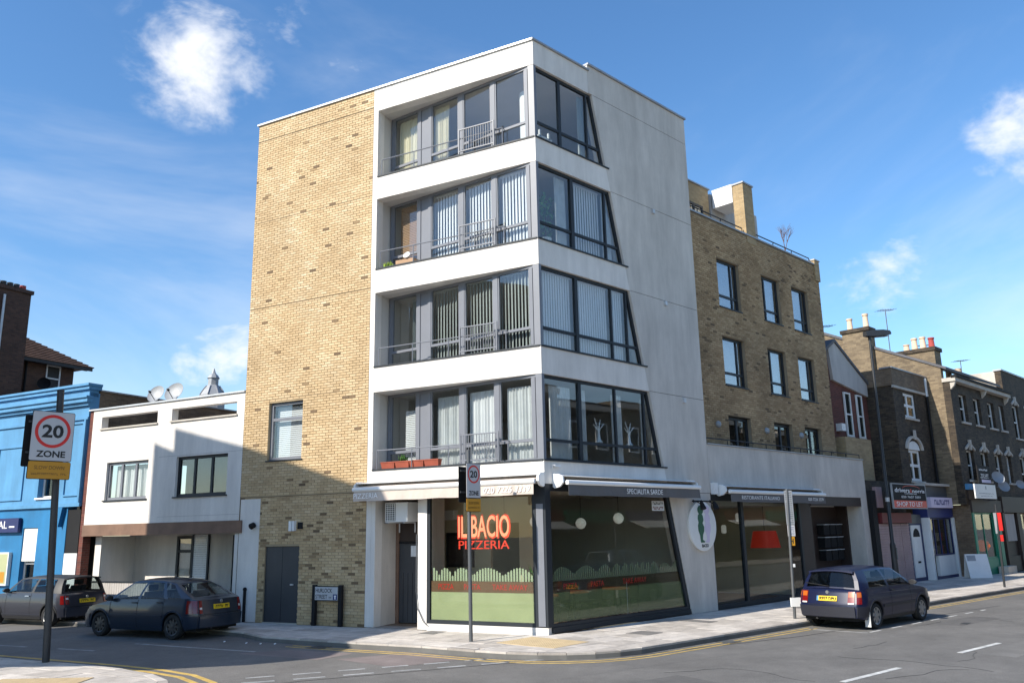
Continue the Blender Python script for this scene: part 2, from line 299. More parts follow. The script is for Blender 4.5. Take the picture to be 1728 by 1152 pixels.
def text(key, mat_, c, xd, up, w, h, depth=.004, parent=None, name='lettering', shear=0):
    me = TXT[key].copy(); me.materials.clear()
    xs = [v.co.x for v in me.vertices]; ys = [v.co.y for v in me.vertices]
    x0, x1, y0, y1 = min(xs), max(xs), min(ys), max(ys); xd = Vector(xd).normalized(); up = Vector(up).normalized(); n = xd.cross(up); c = Vector(c)
    for v in me.vertices:
        a = ((v.co.x-x0)/(x1-x0)-.5)*w; b = ((v.co.y-y0)/(y1-y0)-.5)*h
        v.co = c+xd*(a+shear*b)+up*b+n*(v.co.z+.5)*depth
    me.name = name
    return mk(name, me, mat_, parent)
XB = -D; XA = Vector((1, 0, 0))                                    # reading direction on the two facades
def clip(poly, f):
    """keep the part of a convex 2-D polygon where f(p) >= 0 (f linear)"""
    out = []
    for i, p in enumerate(poly):
        q = poly[(i+1) % len(poly)]; a, b = f(p), f(q)
        if a >= 0: out.append(p)
        if (a >= 0) != (b >= 0): t = a/(a-b); out.append((p[0]+(q[0]-p[0])*t, p[1]+(q[1]-p[1])*t))
    return out
# ------------------------------------------------------------------ ground
ROADZ = -.12
def sheet(name, pts, z, mat_, parent=None, kind=None):
    m = M(); m.poly([Vector((p[0], p[1], z)) for p in pts]); o = m.make(name, mat_, parent, recalc=False)
    if kind: o['kind'] = kind
    return o
road = sheet('road', [(-300, -300), (300, -300), (300, 300), (-300, 300)], ROADZ, 'asphalt', kind='structure')
def ky(x): return -2.95-.06*x
KERB = [(60, ky(60)), (30, ky(30)), (8, ky(8)), (-.4, ky(-.4)), (-.95, -2.82), (-1.45, -2.6), (-1.9, -2.25), (-2.25, -1.8), (-2.52, -1.2), (-2.72, -.5), (-2.98, .9), (-3.5, 2.55), (-3.93, 4.2), (-4.24, 5.4), (-4.1, 6.6), (-4.28, 8.2), (-7.6, 18.6), (-12, 32.5)]
def inner(a): return (a[0]+.0, a[1])
FRONT = [tuple(FB(32.5, 0, 0)[:2]), (0, 0), (60, 0)]
pave = M(); pave.vprism([p for p in KERB]+[tuple(FB(34, .0, 0)[:2]), (3, 34), (60, 34)], -.14, -.035)
pavement = pave.make('pavement', 'bed', None, kind='structure')
def shrink(pts, g):
    c = Vector((sum(p[0] for p in pts)/len(pts), sum(p[1] for p in pts)/len(pts)))
    out = []
    for p in pts:
        v = Vector(p[:2])-c; l = v.length
        out.append(c+v*max(.2, (l-g*1.3)/l) if l > 1e-6 else c)
    return out
def cells(poly, u, wrow, lcol, org=(0, 0)):
    """cut a polygon into staggered rows of slabs along direction u"""
    u = Vector((u[0], u[1], 0)).normalized(); n = Vector((-u.y, u.x, 0)); org = Vector((*org, 0)); res = []
    def cut(bm, p, nn): bmesh.ops.bisect_plane(bm, geom=bm.verts[:]+bm.edges[:]+bm.faces[:], plane_co=p, plane_no=nn, dist=1e-5)
    bm = bmesh.new(); bm.faces.new([bm.verts.new((p[0], p[1], 0)) for p in poly])
    ds = [(Vector((p[0], p[1], 0))-org).dot(n) for p in poly]
    for k in range(int(min(ds)//wrow), int(max(ds)//wrow)+2): cut(bm, org+n*k*wrow, n)
    faces = [[v.co.copy() for v in f.verts] for f in bm.faces]; bm.free()
    for f in faces:
        c = sum(f, Vector())/len(f); row = int(math.floor((c-org).dot(n)/wrow)); b2 = bmesh.new(); b2.faces.new([b2.verts.new(v) for v in f])
        off = lcol*((row*.37) % 1); es = [(v-org).dot(u) for v in f]
        for k in range(int((min(es)-off)//lcol), int((max(es)-off)//lcol)+2): cut(b2, org+u*(k*lcol+off), u)
        res += [[v.co.copy() for v in g.verts] for g in b2.faces if g.calc_area() > .02]; b2.free()
    return res
def lay(cs, parent, name, mat_, gap, z0, z1, limit, jit=.003):
    cs.sort(key=lambda c: (sum(c, Vector())/len(c)-CAM).length); rest = M()
    for i, c in enumerate(cs):
        m = M() if i < limit else rest; m.tone = .501+.498*(rnd.random()*2-1); p = shrink(c, gap); dz = rnd.uniform(-jit, jit); q = shrink(p, .006)
        a = [Vector((v.x, v.y, z0)) for v in p]; b = [Vector((v.x, v.y, z1-.006+dz)) for v in p]; t = [Vector((v.x, v.y, z1+dz+rnd.uniform(-.001, .001))) for v in q]
        n = len(p); m.add(a+b+t, [list(range(2*n, 3*n))]+[[k, (k+1) % n, n+(k+1) % n, n+k] for k in range(n)]+[[n+k, n+(k+1) % n, 2*n+(k+1) % n, 2*n+k] for k in range(n)])
        if i < limit: m.make(name, mat_, parent)
    if rest.f: rest.make(name+'s_beyond', mat_, parent, kind='stuff')
KW = .16
KP = [Vector((p[0], p[1])) for p in KERB]
def offset_line(ps, d):
    out = []
    for i, p in enumerate(ps):
        a = (ps[min(i+1, len(ps)-1)]-ps[max(i-1, 0)]).normalized(); out.append(p+Vector((a.y, -a.x))*d)
    return out
KI = offset_line(KP, KW)
if (KI[2]-Vector((8, 0))).length > (KP[2]-Vector((8, 0))).length: KI = offset_line(KP, -KW)
jx = 9                                                          # slabs run with the main road up to the corner, then with the side street
polyA = [tuple(p) for p in KI[1:jx+1]]+[(-.15, -.02), (30, -.02)]
polyB = [tuple(p) for p in KI[jx:-1]]+[tuple(FB(19.5, .02, 0)[:2]), (-.15, -.02)]
lay(cells(polyA, (1, -.03), .6, .9)+cells(polyB, (D.x, D.y), .6, .9), pavement, 'paving_slab', 'flag', .006, -.04, 0, 290)
# kerb stones
def kerbs(ps, pi, parent, limit):
    segs = []
    for i in range(len(ps)-1):
        n = max(1, round((ps[i+1]-ps[i]).length/.9))
        for k in range(n):
            t0, t1 = k/n, (k+1)/n; segs.append([ps[i].lerp(ps[i+1], t0), ps[i].lerp(ps[i+1], t1), pi[i].lerp(pi[i+1], t1), pi[i].lerp(pi[i+1], t0)])
    lay([[Vector((*v, 0)) for v in s] for s in segs], parent, 'kerb_stone', 'kerb', .004, -.16, .004, limit)
kerbs(KP, KI, pavement, 120)
# buff blister paving at the crossing
def tactile(F, a0, a1, b0, b1, parent):
    n, k = round((a1-a0)/.4), round((b1-b0)/.4)
    for i in range(n):
        for j in range(k):
            m = M(); x, y = a0+i*.4, b0+j*.4; m.box(F, x+.003, x+.397, y+.003, y+.397, -.02, .007)
            for p in range(6):
                for q in range(6): m.lathe(F(x+.035+p*.066, y+.035+q*.066, .007), [(.02, 0), (.012, .005)], 6)
            m.make('blister_slab', 'tactile', parent)
def FR(x0, y0, ang):
    c, s = math.cos(ang), math.sin(ang); return lambda a, b, z: Vector((x0+a*c-b*s, y0+a*s+b*c, z))
tactile(FR(-1.55, -1.6, R(4)), 0, 1.2, 0, 1.6, pavement)
# near pavement at the left
NK = [(-17, 16), (-12.6, 10.2), (-9.75, 5.34), (-8.95, 4.0), (-8.5, 2.9), (-8.3, 1.9), (-8.32, 1.0), (-8.6, .1), (-9.1, -.7), (-9.9, -1.5), (-11, -2.0), (-13, -2.6), (-30, -2.0)]
NK = [(-12.97, 19), (-9.9, 8.0), (-9.05, 5.34), (-8.62, 4.0), (-8.34, 2.9), (-8.22, 1.9), (-8.32, 1.0), (-8.65, .1), (-9.2, -.7), (-10, -1.3), (-11.2, -1.7), (-13, -1.75), (-30, -.7)]
m = M(); m.vprism(NK+[(-30, 19)], -.14, -.035); near = m.make('near_pavement', 'bed', None, kind='structure')
NP = [Vector(p) for p in NK]; NI = offset_line(NP, KW)
if (NI[5]-Vector((-12, 3))).length > (NP[5]-Vector((-12, 3))).length: NI = offset_line(NP, -KW)
lay(cells([tuple(p) for p in NI[1:-1]]+[(-30, -.6), (-30, 8)], (D.x, D.y), .6, .9, (-9, 3)), near, 'paving_slab', 'flag', .006, -.04, 0, 170)
kerbs(NP, NI, near, 40)
tactile(FR(-9.05, 2.3, R(135)), 0, 1.6, 0, 1.2, near)
# road paint, laid as thin skins on the carriageway
def strip(name, pts, w, mat_, z=ROADZ+.004):
    ps = [Vector(p) for p in pts]; a = offset_line(ps, w/2); b = offset_line(ps, -w/2); m = M()
    for i in range(len(ps)-1): m.loft([Vector((*a[i], z-.003)), Vector((*a[i+1], z-.003)), Vector((*b[i+1], z-.003)), Vector((*b[i], z-.003))], [Vector((*a[i], z)), Vector((*a[i+1], z)), Vector((*b[i+1], z)), Vector((*b[i], z))])
    return m.make(name, mat_, road)
OUT = lambda ps, d, P: offset_line(ps, d if (offset_line(ps, d)[2]-P).length > (ps[2]-P).length else -d)
inA = Vector((8, 0)); KS = [KP[1].lerp(KP[2], .96)]+KP[2:12]
for dd in (.22, .42): strip('yellow_line', [tuple(p) for p in OUT([Vector((5.6, ky(5.6)))]+KP[3:13], dd, Vector((2, 2)))], .06, 'paint_yellow')
for dd in (.22, .42): strip('yellow_line', [tuple(p) for p in OUT([Vector((30, ky(30))), Vector((10.9, ky(10.9))), Vector((10.6, ky(10.6)))], dd, Vector((10, 5)))], .06, 'paint_yellow')
for dd in (.50, .76): strip('yellow_line', [tuple(p) for p in OUT(NP[1:11], dd, Vector((-12, 3)))], .11, 'paint_yellow')
def dashes(p, q, on, off, w, mat_, name='white_dash', start=0):
    p, q = Vector(p), Vector(q); L_ = (q-p).length; d = (q-p)/L_; t = start
    while t < L_:
        e = min(L_, t+on); strip(name, [tuple(p+d*t), tuple(p+d*e)], w, mat_); t += on+off
dashes((-4.2, -7.02), (34, -10.1), 1.9, 2.45, .11, 'paint_white', start=3.3)
dashes((-7.3, .38), (-1.0, -2.35), .55, .32, .10, 'paint_worn'); dashes((-7.0, .82), (-2.4, -1.1), .5, .32, .09, 'paint_worn')
dashes((5.6, -5.0), (12.5, -5.4), .5, .6, .06, 'paint_white'); strip('bay_end', [(5.35, -3.62), (5.45, -5.0)], .09, 'paint_worn')
dashes((-9.5, 12.5), (-7.2, 6.4), 1.2, 1.1, .09, 'paint_worn'); strip('bay_line', [(-6.35, 7.6), (-5.2, 3.9)], .08, 'paint_worn')
sheet('tarmac_patch', [(-4.6, -.3), (-2.95, -.6), (-3.25, 1.0), (-4.7, 1.5)], ROADZ+.0025, 'asphalt_red', road); sheet('tarmac_patch', [(-5.6, 3.9), (-4.6, 3.6), (-4.0, 1.9), (-5.0, 1.7)], ROADZ+.0025, 'asphalt_red', road)
sheet('tarmac_patch', [(-12, -1.2), (6, -4.55), (14, -5.3), (14, -5.9), (5, -5.2), (-12, -2.0)], ROADZ+.002, 'asphalt', road)
strip('tar_seam', [(-9.2, .35), (-6.5, -.25), (-3.0, -1.6), (-.5, -2.95), (4, -4.1), (14, -5.35)], .03, 'tar', ROADZ+.0035)
for x, y, a in ((8.6, -6.1, .1),): m = M(); m.box(FR(x, y, a), -.22, .22, -.08, .08, ROADZ-.02, ROADZ+.006); m.make('manhole_cover', 'tar', road)

def grate(F, label):
    t = thing('gully_grate', label, 'drain', F(0, 0, ROADZ)); m = M(); m.box(F, -.22, .22, -.2, .2, ROADZ-.05, ROADZ+.005); m.make('frame', 'tar', t)
    for k in range(6): m = M(); m.box(F, -.19+k*.066, -.19+k*.066+.035, -.17, .17, ROADZ+.0055, ROADZ+.012); m.make('bar', 'pole_grey', t)
grate(FR(2.2, ky(2.2)-.24, R(-3.4)), 'iron gully grate in the gutter below the main road window'); grate(FR(-3.95, 3.35, R(107)), 'iron gully grate in the gutter of the side street')
for x, y, a, w, h in ((1.6, -1.5, 0, .3, .3), (4.4, -1.1, 0, .22, .45), (-1.3, 2.6, .3, .3, .22), (9.2, -1.6, 0, .3, .3), (12.5, -1.2, 0, .22, .3)): m = M(); m.box(FR(x, y, a), -w, w, -h, h, -.02, .0062); m.make('utility_cover', 'cover', pavement)
rc = random.Random(21)
for k in range(16):
    x, y = rc.uniform(-8, 12), rc.uniform(-9.5, -4.2); a = rc.uniform(-.25, .25)+(PI/2 if rc.random() < .3 else 0); P_ = [(x, y)]
    for q in range(rc.randint(5, 11)): a += rc.uniform(-.5, .5); x += .28*math.cos(a); y += .28*math.sin(a); P_.append((x, y))
    if any(p[1] > ky(p[0])-.6 for p in P_): continue
    strip('road_crack', P_, rc.uniform(.008, .018), 'tar', ROADZ+.0032)
sheet('tarmac_patch', [(-5.5, -5.2), (-2.2, -5.9), (-2.0, -4.9), (-5.2, -4.3)], ROADZ+.0022, 'asphalt_dark', road); sheet('tarmac_patch', [(3.4, -8.6), (9.8, -9.2), (9.9, -8.3), (3.5, -7.9)], ROADZ+.0022, 'asphalt_pale', road); sheet('tarmac_patch', [(8, -6.2), (10.4, -6.4), (10.5, -5.7), (8.1, -5.5)], ROADZ+.0024, 'asphalt_dark', road)

# ------------------------------------------------------------------ the corner building
SL = [3.96, 6.76, 9.56, 12.36]; HD = [6.08, 8.89, 11.69, 14.47]; RF = 15.18; WX = 7.12; LJ = 5.262; LF = 5.09; LBR = 9.83
def slant(z): return 2.40+.2350*(14.52-z)
CB = thing('corner_building', 'four storey white rendered corner building with yellow brick flank and triangular balconies above a pizzeria', 'building', (0, 0, 0))
INX = Vector((.953, .303, 0)); NI3 = -NO
def cornerband(z0, z1, so, xo0, xo1, th=.3, name='wall_band', mt='render_white', dz=0):
    """an L of wall round the corner; xo0/xo1: its end on the main road face at bottom and top"""
    ci = (th/math.tan((PI-(PI-TH))/2)) if False else th*math.tan((PI-TH)/2)
    inn = Vector((ci, th, 0))
    m = M()
    for A_, in ((None,),):
        bot = [FB(so, 0, z0), Vector((0, 0, z0)), Vector((xo0, 0, z0)), Vector((xo0, th, z0)), Vector((th/math.tan(TH/2), th, z0)), FB(so, -th, z0)]
        top = [FB(so, 0, z1), Vector((0, 0, z1)), Vector((xo1, 0, z1)), Vector((xo1, th, z1)), Vector((th/math.tan(TH/2), th, z1)), FB(so, -th, z1)]
        m.loft(bot, top)
    return m.make(name, mt, CB)
FOOT = [(0, 0), (WX, 0), (WX, 12.6), tuple(FB(LBR, 0, 0)[:2])]
def inset_foot(d): return [(d/math.tan(TH/2), d), (WX-d, d), (WX-d, 12.55-d), tuple(FB(LBR-d, -d, 0)[:2])]
# bands
cornerband(3.42, SL[0], LF, slant(3.42), slant(SL[0]))
for i in range(3): cornerband(HD[i], SL[i+1], LF, slant(HD[i]), slant(SL[i+1]))
cornerband(HD[3], RF, LF, 2.25, 2.25)
bx('wall_jamb', 'render_white', CB, FB, LF, LJ-.012, -.3, -.0, 0, RF)
# main-road gable: tiers separated by recessed joints
g = .014; tiers = [(0, 3.3), (3.3, HD[0]), (HD[0], HD[1]), (HD[1], HD[2]), (HD[2], HD[3])]
for z0, z1 in tiers:
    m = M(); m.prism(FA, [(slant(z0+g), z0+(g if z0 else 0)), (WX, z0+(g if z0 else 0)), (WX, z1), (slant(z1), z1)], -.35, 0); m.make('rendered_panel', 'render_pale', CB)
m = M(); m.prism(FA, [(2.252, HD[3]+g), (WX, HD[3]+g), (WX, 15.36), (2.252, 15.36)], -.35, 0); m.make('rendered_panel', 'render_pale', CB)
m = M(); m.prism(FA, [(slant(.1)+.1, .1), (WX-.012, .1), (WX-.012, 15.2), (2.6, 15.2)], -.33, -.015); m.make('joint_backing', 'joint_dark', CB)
for x, z in ((5.0, HD[2]-.02), (5.35, HD[1]-.02), (6.0, HD[0]-.05)): bx('overflow_spout', 'metal_pale', CB, FA, x, x+.10, 0, .07, z-.12, z)
# copings
m = M(); m.box(FB, -.0, LBR+.05, -.36, .05, RF+.002, RF+.055); cp = m.make('coping', 'metal_pale', CB)
for s in (1.5, 3.0, 4.6, 6.4, 8.2): bx('coping_joint', 'metal_pale', cp, FB, s, s+.05, -.365, .056, RF+.001, RF+.06)
bx('coping', 'lead', CB, FA, -.05, 2.3, -.36, .05, RF+.001, RF+.05); bx('coping', 'lead', CB, FA, 2.24, WX+.05, -.40, .05, 15.362, 15.42)
# brick flank
OPEN = [(7.58, 8.86, 4.44, 6.11), (7.53, 8.78, -1, 2.04), (9.03, 12, -1, 3.37)]
BCOURSE = .075
def brickwork(parent, F, a0, a1, z0, z1, openings, mt, face=.0, limit=0, seed=1, joints=(), name='brick', depth=.012, dark=.05, tones=(.3, .95), pale=True):
    r = random.Random(seed); rest = M(); todo = []
    nrow = int((z1-z0)/BCOURSE)
    for i in range(nrow):
        zb = z0+i*BCOURSE; zt = zb+.065
        if any(abs((zb+zt)/2-j) < .03 for j in joints): zt -= .016
        a = a0-(.1125 if i % 2 else 0)
        while a < a1:
            l, h = max(a, a0), min(a+.215, a1); a += .225
            segs = [(l, h)]
            for p, q, zz0, zz1 in openings:
                if zt > zz0 and zb < zz1:
                    ns = []
                    for x, y in segs:
                        if q <= x or p >= y: ns.append((x, y))
                        else:
                            if x < p: ns.append((x, p))
                            if y > q: ns.append((q, y))
                    segs = ns
            for x, y in segs:
                if y-x > .03: todo.append((x, y, zb, zt))
    if limit: todo.sort(key=lambda t: (F((t[0]+t[1])/2, 0, (t[2]+t[3])/2)-CAM).length)
    variants = {}
    for k, (x, y, zb, zt) in enumerate(todo):
        zz = F(x, 0, zb).z; q = r.random(); dk = dark*(3.4 if zz < 3.4 else .6)*(1.6 if math.sin(x*2.3+zb*1.9)*math.sin(x*1.1-zb*2.7) > .2 else .7); tn = r.uniform(.0, .16) if q < dk else r.uniform(*tones)
        if zz < 3.4 and tn > .16: tn -= r.uniform(-.05, .24)
        n_ = math.sin(x*1.7+zb*.9+seed)*math.sin(zb*2.1-x*1.1)
        n2 = math.sin(x*3.1+zb*1.3)*math.sin(zb*1.7+x*.6+2)
        tn = min(.999, max(0.001, tn+((.10*n_+(.16*max(0, n2) if zz > 8 else 0)) if tn > .17 else 0)))
        o = face+r.uniform(-.0025, .0025); c = .003
        b = [F(x, face-depth, zb), F(y, face-depth, zb), F(y, face-depth, zt), F(x, face-depth, zt)]
        t = [F(x+c, o, zb+c), F(y-c, o, zb+c), F(y-c, o, zt-c), F(x+c, o, zt-c)]
        fs = [[4, 5, 6, 7], [0, 1, 5, 4], [1, 2, 6, 5], [2, 3, 7, 6], [3, 0, 4, 7]]
        if k < limit:
            full = abs((y-x)-.215) < 1e-4 and abs(zt-zb-.065) < 1e-4; key = (int(tn*12)) if full else None
            if full and key in variants:
                me, base = variants[key]; ob = bpy.data.objects.new(name, me); COL.objects.link(ob); ob.parent = parent; ob.matrix_parent_inverse = PINV[parent.name].copy(); ob.location = F(x, o, zb)-base
            else:
                m = M(); m.tone = tn; m.add(b+t, fs); ob = m.make(name, mt, parent)
                if full: variants[key] = (ob.data, F(x, o, zb))
        else: rest.tone = tn; rest.add(b+t, fs)
    if rest.f: rest.make(name+'work', mt, parent, kind='stuff')
def wallholes(m, F, a0, a1, z0, z1, holes, o0, o1):
    """solid wall with rectangular holes as butted boxes"""
    zs = sorted({z0, z1, *[h[2] for h in holes if z0 < h[2] < z1], *[h[3] for h in holes if z0 < h[3] < z1]})
    for b, t in zip(zs, zs[1:]):
        cut = sorted([(max(h[0], a0), min(h[1], a1)) for h in holes if h[2] <= b+1e-6 and h[3] >= t-1e-6 and h[1] > a0 and h[0] < a1]); x = a0
        for p, q in cut:
            if p > x+1e-6: m.box(F, x, p, o0, o1, b, t)
            x = max(x, q)
        if x < a1-1e-6: m.box(F, x, a1, o0, o1, b, t)
m = M(); wallholes(m, FB, LJ, LBR, -.05, RF, OPEN, -.3, -.014); bw = m.make('brick_flank', 'mortar', CB)
brickwork(bw, FB, LJ, LBR, 0.0, RF-.02, OPEN, 'brick_yellow', 0, 300, 3, joints=(3.41, 6.22, 9.06, 11.84, 14.6), dark=.028, tones=(.40, .78))
for z in (3.41, 6.22, 9.06, 11.84, 14.6): wallh = M(); wallholes(wallh, FB, LJ+.01, LBR-.01, z-.009, z+.009, OPEN, -.01, .0035); wallh.make('movement_joint', 'movement', CB)
bx('render_pier', 'render_white', CB, FB, 9.03, 9.795, -.3, -.004, 0, 3.37)
# flank window and steel door
def casement(parent, F, a0, a1, z0, z1, o, fr='frame_dark', gl='glass', mull=(), trans=(), fw=.06, dep=.07, name='window', trans_span=None):
    m = M(); i0, i1 = o-dep, o
    m.box(F, a0, a1, i0, i1, z0, z0+fw); m.box(F, a0, a1, i0, i1, z1-fw, z1); m.box(F, a0, a0+fw, i0, i1, z0+fw, z1-fw); m.box(F, a1-fw, a1, i0, i1, z0+fw, z1-fw)
    xs = [a0+fw]; zs = [z0+fw]
    for x in mull: m.box(F, x-fw/2, x+fw/2, i0+.004, i1-.004, z0+fw, z1-fw); xs += [x-fw/2, x+fw/2]
    xs.append(a1-fw)
    for z in trans: zs += [z-fw/2, z+fw/2]
    zs.append(z1-fw)
    for k in range(0, len(xs), 2):
        for z in trans: m.box(F, xs[k], xs[k+1], i0+.004, i1-.004, z-fw/2, z+fw/2)
    w = m.make(name, fr, parent)
    for k in range(0, len(xs), 2):
        for j in range(0, len(zs), 2):
            p = M(); p.box(F, xs[k], xs[k+1], o-dep*.5-.004, o-dep*.5+.004, zs[j], zs[j+1]); p.make('pane', gl, w)
    return w
casement(CB, FB, 7.58, 8.86, 4.44, 6.11, -.10, 'frame_grey', trans=(5.62,), fw=.085)
bx('window_sill', 'frame_dark', CB, FB, 7.54, 8.90, -.12, .03, 4.40, 4.438)
m = M()
for k in range(26): m.box(FB, 7.66, 8.78, -.30, -.28, 4.55+k*.056, 4.55+k*.056+.045)
tag(m.make('venetian_blind', 'blind_white', None), 'white venetian blind in the small window of the yellow brick flank', 'blind')
dr = bx('door', 'dark_door', CB, FB, 7.545, 8.765, -.12, -.045, .02, 2.03); bx('door_handle', 'metal_pale', dr, FB, 7.72, 7.82, -.045, -.01, 1.0, 1.04); bx('door_leaf_seam', 'black', dr, FB, 8.15, 8.16, -.05, -.043, .02, 2.03)
bx('door_threshold', 'stone_trim', CB, FB, 7.53, 8.78, -.14, .0, -.02, .018)
m = M(); m.box(FB, 7.66, 7.73, 0, .09, 2.45, 2.72); m.box(FB, 7.76, 7.86, 0, .09, 2.45, 2.72); tag(m.make('wall_light', 'white_plastic', None), 'small white twin box light on the brick wall above the steel door', 'wall light')
bx('air_brick', 'black', CB, FB, 7.42, 7.6, 0.001, .02, 2.5, 2.68)

# interior: slabs, partition, back walls, roof
for z0, z1 in [(3.3, SL[0]-.002)]+[(HD[i]+.001, SL[i+1]-.001) for i in range(3)]+[(HD[3]+.001, 14.9)]:
    m = M(); m.vprism(inset_foot(.302), z0, z1); m.make('floor_slab', 'interior_pale', CB)
m = M(); m.vprism([(.4, .4), (WX-.4, .4), (WX-.4, 12), tuple(FB(LBR-.4, -.4, 0)[:2])], -.1, .01); m.make('ground_floor', 'interior_floor', CB)
P0 = FB(5.12, -.32, 0); L_ = (WX-.36-P0.x)/(-NO.x)
for i, (z0, z1) in enumerate([(.01, 3.3)]+[(SL[i], HD[i]) for i in range(4)]):
    m = M(); m.vprism([tuple(P0[:2]), tuple((P0+NI3*L_)[:2]), tuple((P0+NI3*L_+D*.12)[:2]), tuple((P0+D*.12)[:2])], z0, z1); m.make('partition', 'interior' if i == 0 else 'interior_pale', CB)
bx('party_wall', 'interior_pale', CB, FX(WX), .36, 12.3, .001, .3, 0, 14.9)
m = M(); m.vprism([(WX-.3, 12.35), (WX, 12.58), tuple(FB(LBR, 0, 0)[:2]), tuple(FB(LBR-.25, -.3, 0)[:2])], 0, RF); m.make('rear_wall', 'brick_stock', CB)

# side-street glazing: runs back from the corner, leaving a wedge of balcony
G0 = FB(.10, -.05, 0); G1 = FB(5.08, -.70, 0); GD = (G1-G0).normalized(); GN = Vector((GD.y, -GD.x, 0));
if GN.dot(NO) < 0: GN = -GN
GL = (G1-G0).length
def FG(t, o, z): return G0+GD*t+GN*o+Z3*z
PAN = [(.19, 1.19), (1.33, 2.30), (2.47, 3.47), (3.98, 4.92)]
for i in range(4):
    z0, z1 = SL[i]+.005, HD[i]-.002; tr = SL[i]+.52; m = M()
    m.box(FG, 0.05, GL, -.05, .03, z0, z0+.07); m.box(FG, 0.05, GL, -.05, .03, z1-.07, z1)
    for a, b, p in ((.10, .19, .035), (1.19, 1.33, .035), (2.30, 2.47, .035), (3.47, 3.58, .035), (3.86, 3.98, .035), (4.92, GL, .03)): m.box(FG, a, b, -.05, p, z0+.07, z1-.07)
    for a, b in PAN: m.box(FG, a, b, -.045, .025, tr-.035, tr+.035); m.box(FG, a, a+.035, -.04, .02, tr+.035, z1-.07); m.box(FG, b-.035, b, -.04, .02, tr+.035, z1-.07)
    w = m.make('balcony_window', 'frame_grey', CB)
    bx('infill_panel', 'frame_grey', w, FG, 3.581, 3.859, -.045, .01, z0+.07, z1-.07)
    for a, b in PAN:
        bx('pane', 'glass', w, FG, a+.035, b-.035, -.012, -.004, tr+.035, z1-.07); bx('pane', 'glass', w, FG, a, b, -.012, -.004, z0+.07, tr-.035)
    # corner post
    m = M(); q = [FB(.17, -.0, 0), Vector((0, .0, 0)), Vector((.09, .0, 0)), Vector((.09, .1, 0)), FB(.17, -.13, 0)]; m.vprism([tuple((p-Vector((-.006, -.006, 0)))[:2]) for p in q], SL[i]+.003, HD[i]-.003); m.make('corner_post', 'frame_grey', CB)
    bx('balcony_edge_trim', 'frame_dark', CB, FB, .03, LF, -.12, .025, SL[i]+.001, SL[i]+.04)
    # rail
    rl = M(); zt = SL[i]+.54
    rl.tube([FB(4.98, -.06, zt), FB(1.0, -.06, zt)], .016, 6)
    for s in (4.98, 3.86, 2.72, 1.0): rl.tube([FB(s, -.06, SL[i]+.04), FB(s, -.06, zt)], .013, 6)
    rl.tube([FB(1.0, -.06, zt), FB(1.0, -.2, zt)], .013, 6); rl.make('balcony_rail', 'frame_grey', CB)
    ju = M(); za, zb = SL[i]+.12, SL[i]+.76
    for z in (za, zb): ju.box(FB, 1.22, 2.33, .0, .035, z-.014, z+.014)
    for k in range(15): s = 1.24+k*.0764; ju.box(FB, s-.006, s+.006, .010, .024, za+.014, zb-.014)
    for s in (1.23, 2.32): ju.box(FB, s-.016, s+.016, -.002, .037, SL[i]+.04, zb+.03)
    ju.make('balustrade_panel', 'frame_grey', CB)
# main-road glazing
MUL = [[(1.47, .11), (2.93, .06), (4.20, .06)], [(1.49, .11), (2.95, .06), (3.62, .06)], [(1.45, .11), (2.86, .06)], [(1.08, .10), (2.22, .06)]]
for i in range(4):
    z0, z1 = SL[i]+.005, HD[i]-.002; tr = SL[i]+.52; m = M(); o0, o1 = -.15, -.075
    full = lambda zz: slant(zz)-.012
    def pc(a, b, zb, zt, ed=0): return clip([(a, zb), (b, zb), (b, zt), (a, zt)], lambda p: slant(p[1])-ed-p[0])
    for zb, zt in ((z0, z0+.075), (z1-.075, z1)): m.prism(FA, pc(.09, 9, zb, zt, .012), o0, o1)
    for x, w_ in MUL[i]:
        p = pc(x-w_/2, x+w_/2, z0+.075, z1-.075, .02); 
        if len(p) > 2: m.prism(FA, p, o0, o1+(.01 if w_ > .1 else 0))
    m.prism(FA, [(slant(z0+.075)-.085, z0+.075), (slant(z0+.075)-.012, z0+.075), (slant(z1-.075)-.012, z1-.075), (slant(z1-.075)-.085, z1-.075)], o0+.002, o1+.003)
    m.box(FA, .09, .14, o0, o1, z0+.075, z1-.075)
    m.prism(FA, pc(.14, 9, tr-.035, tr+.035, .03), o0+.004, o1-.004)
    w = m.make('ribbon_window', 'frame_dark', CB)
    ed = [.14]+[v for x, w_ in MUL[i] for v in (x-w_/2, x+w_/2)]+[9]
    for k in range(0, len(ed), 2):
        for zb, zt in ((z0+.075, tr-.035), (tr+.035, z1-.075)):
            p = pc(ed[k], ed[k+1], zb, zt, .05)
            if len(p) > 2:
                q = M(); q.prism(FA, p, -.117, -.109); q.make('pane', 'glass', w)
    bx('window_sill', 'frame_dark', CB, FA, .0, slant(SL[i])+.12, -.02, .035, SL[i]+.001, SL[i]+.036)

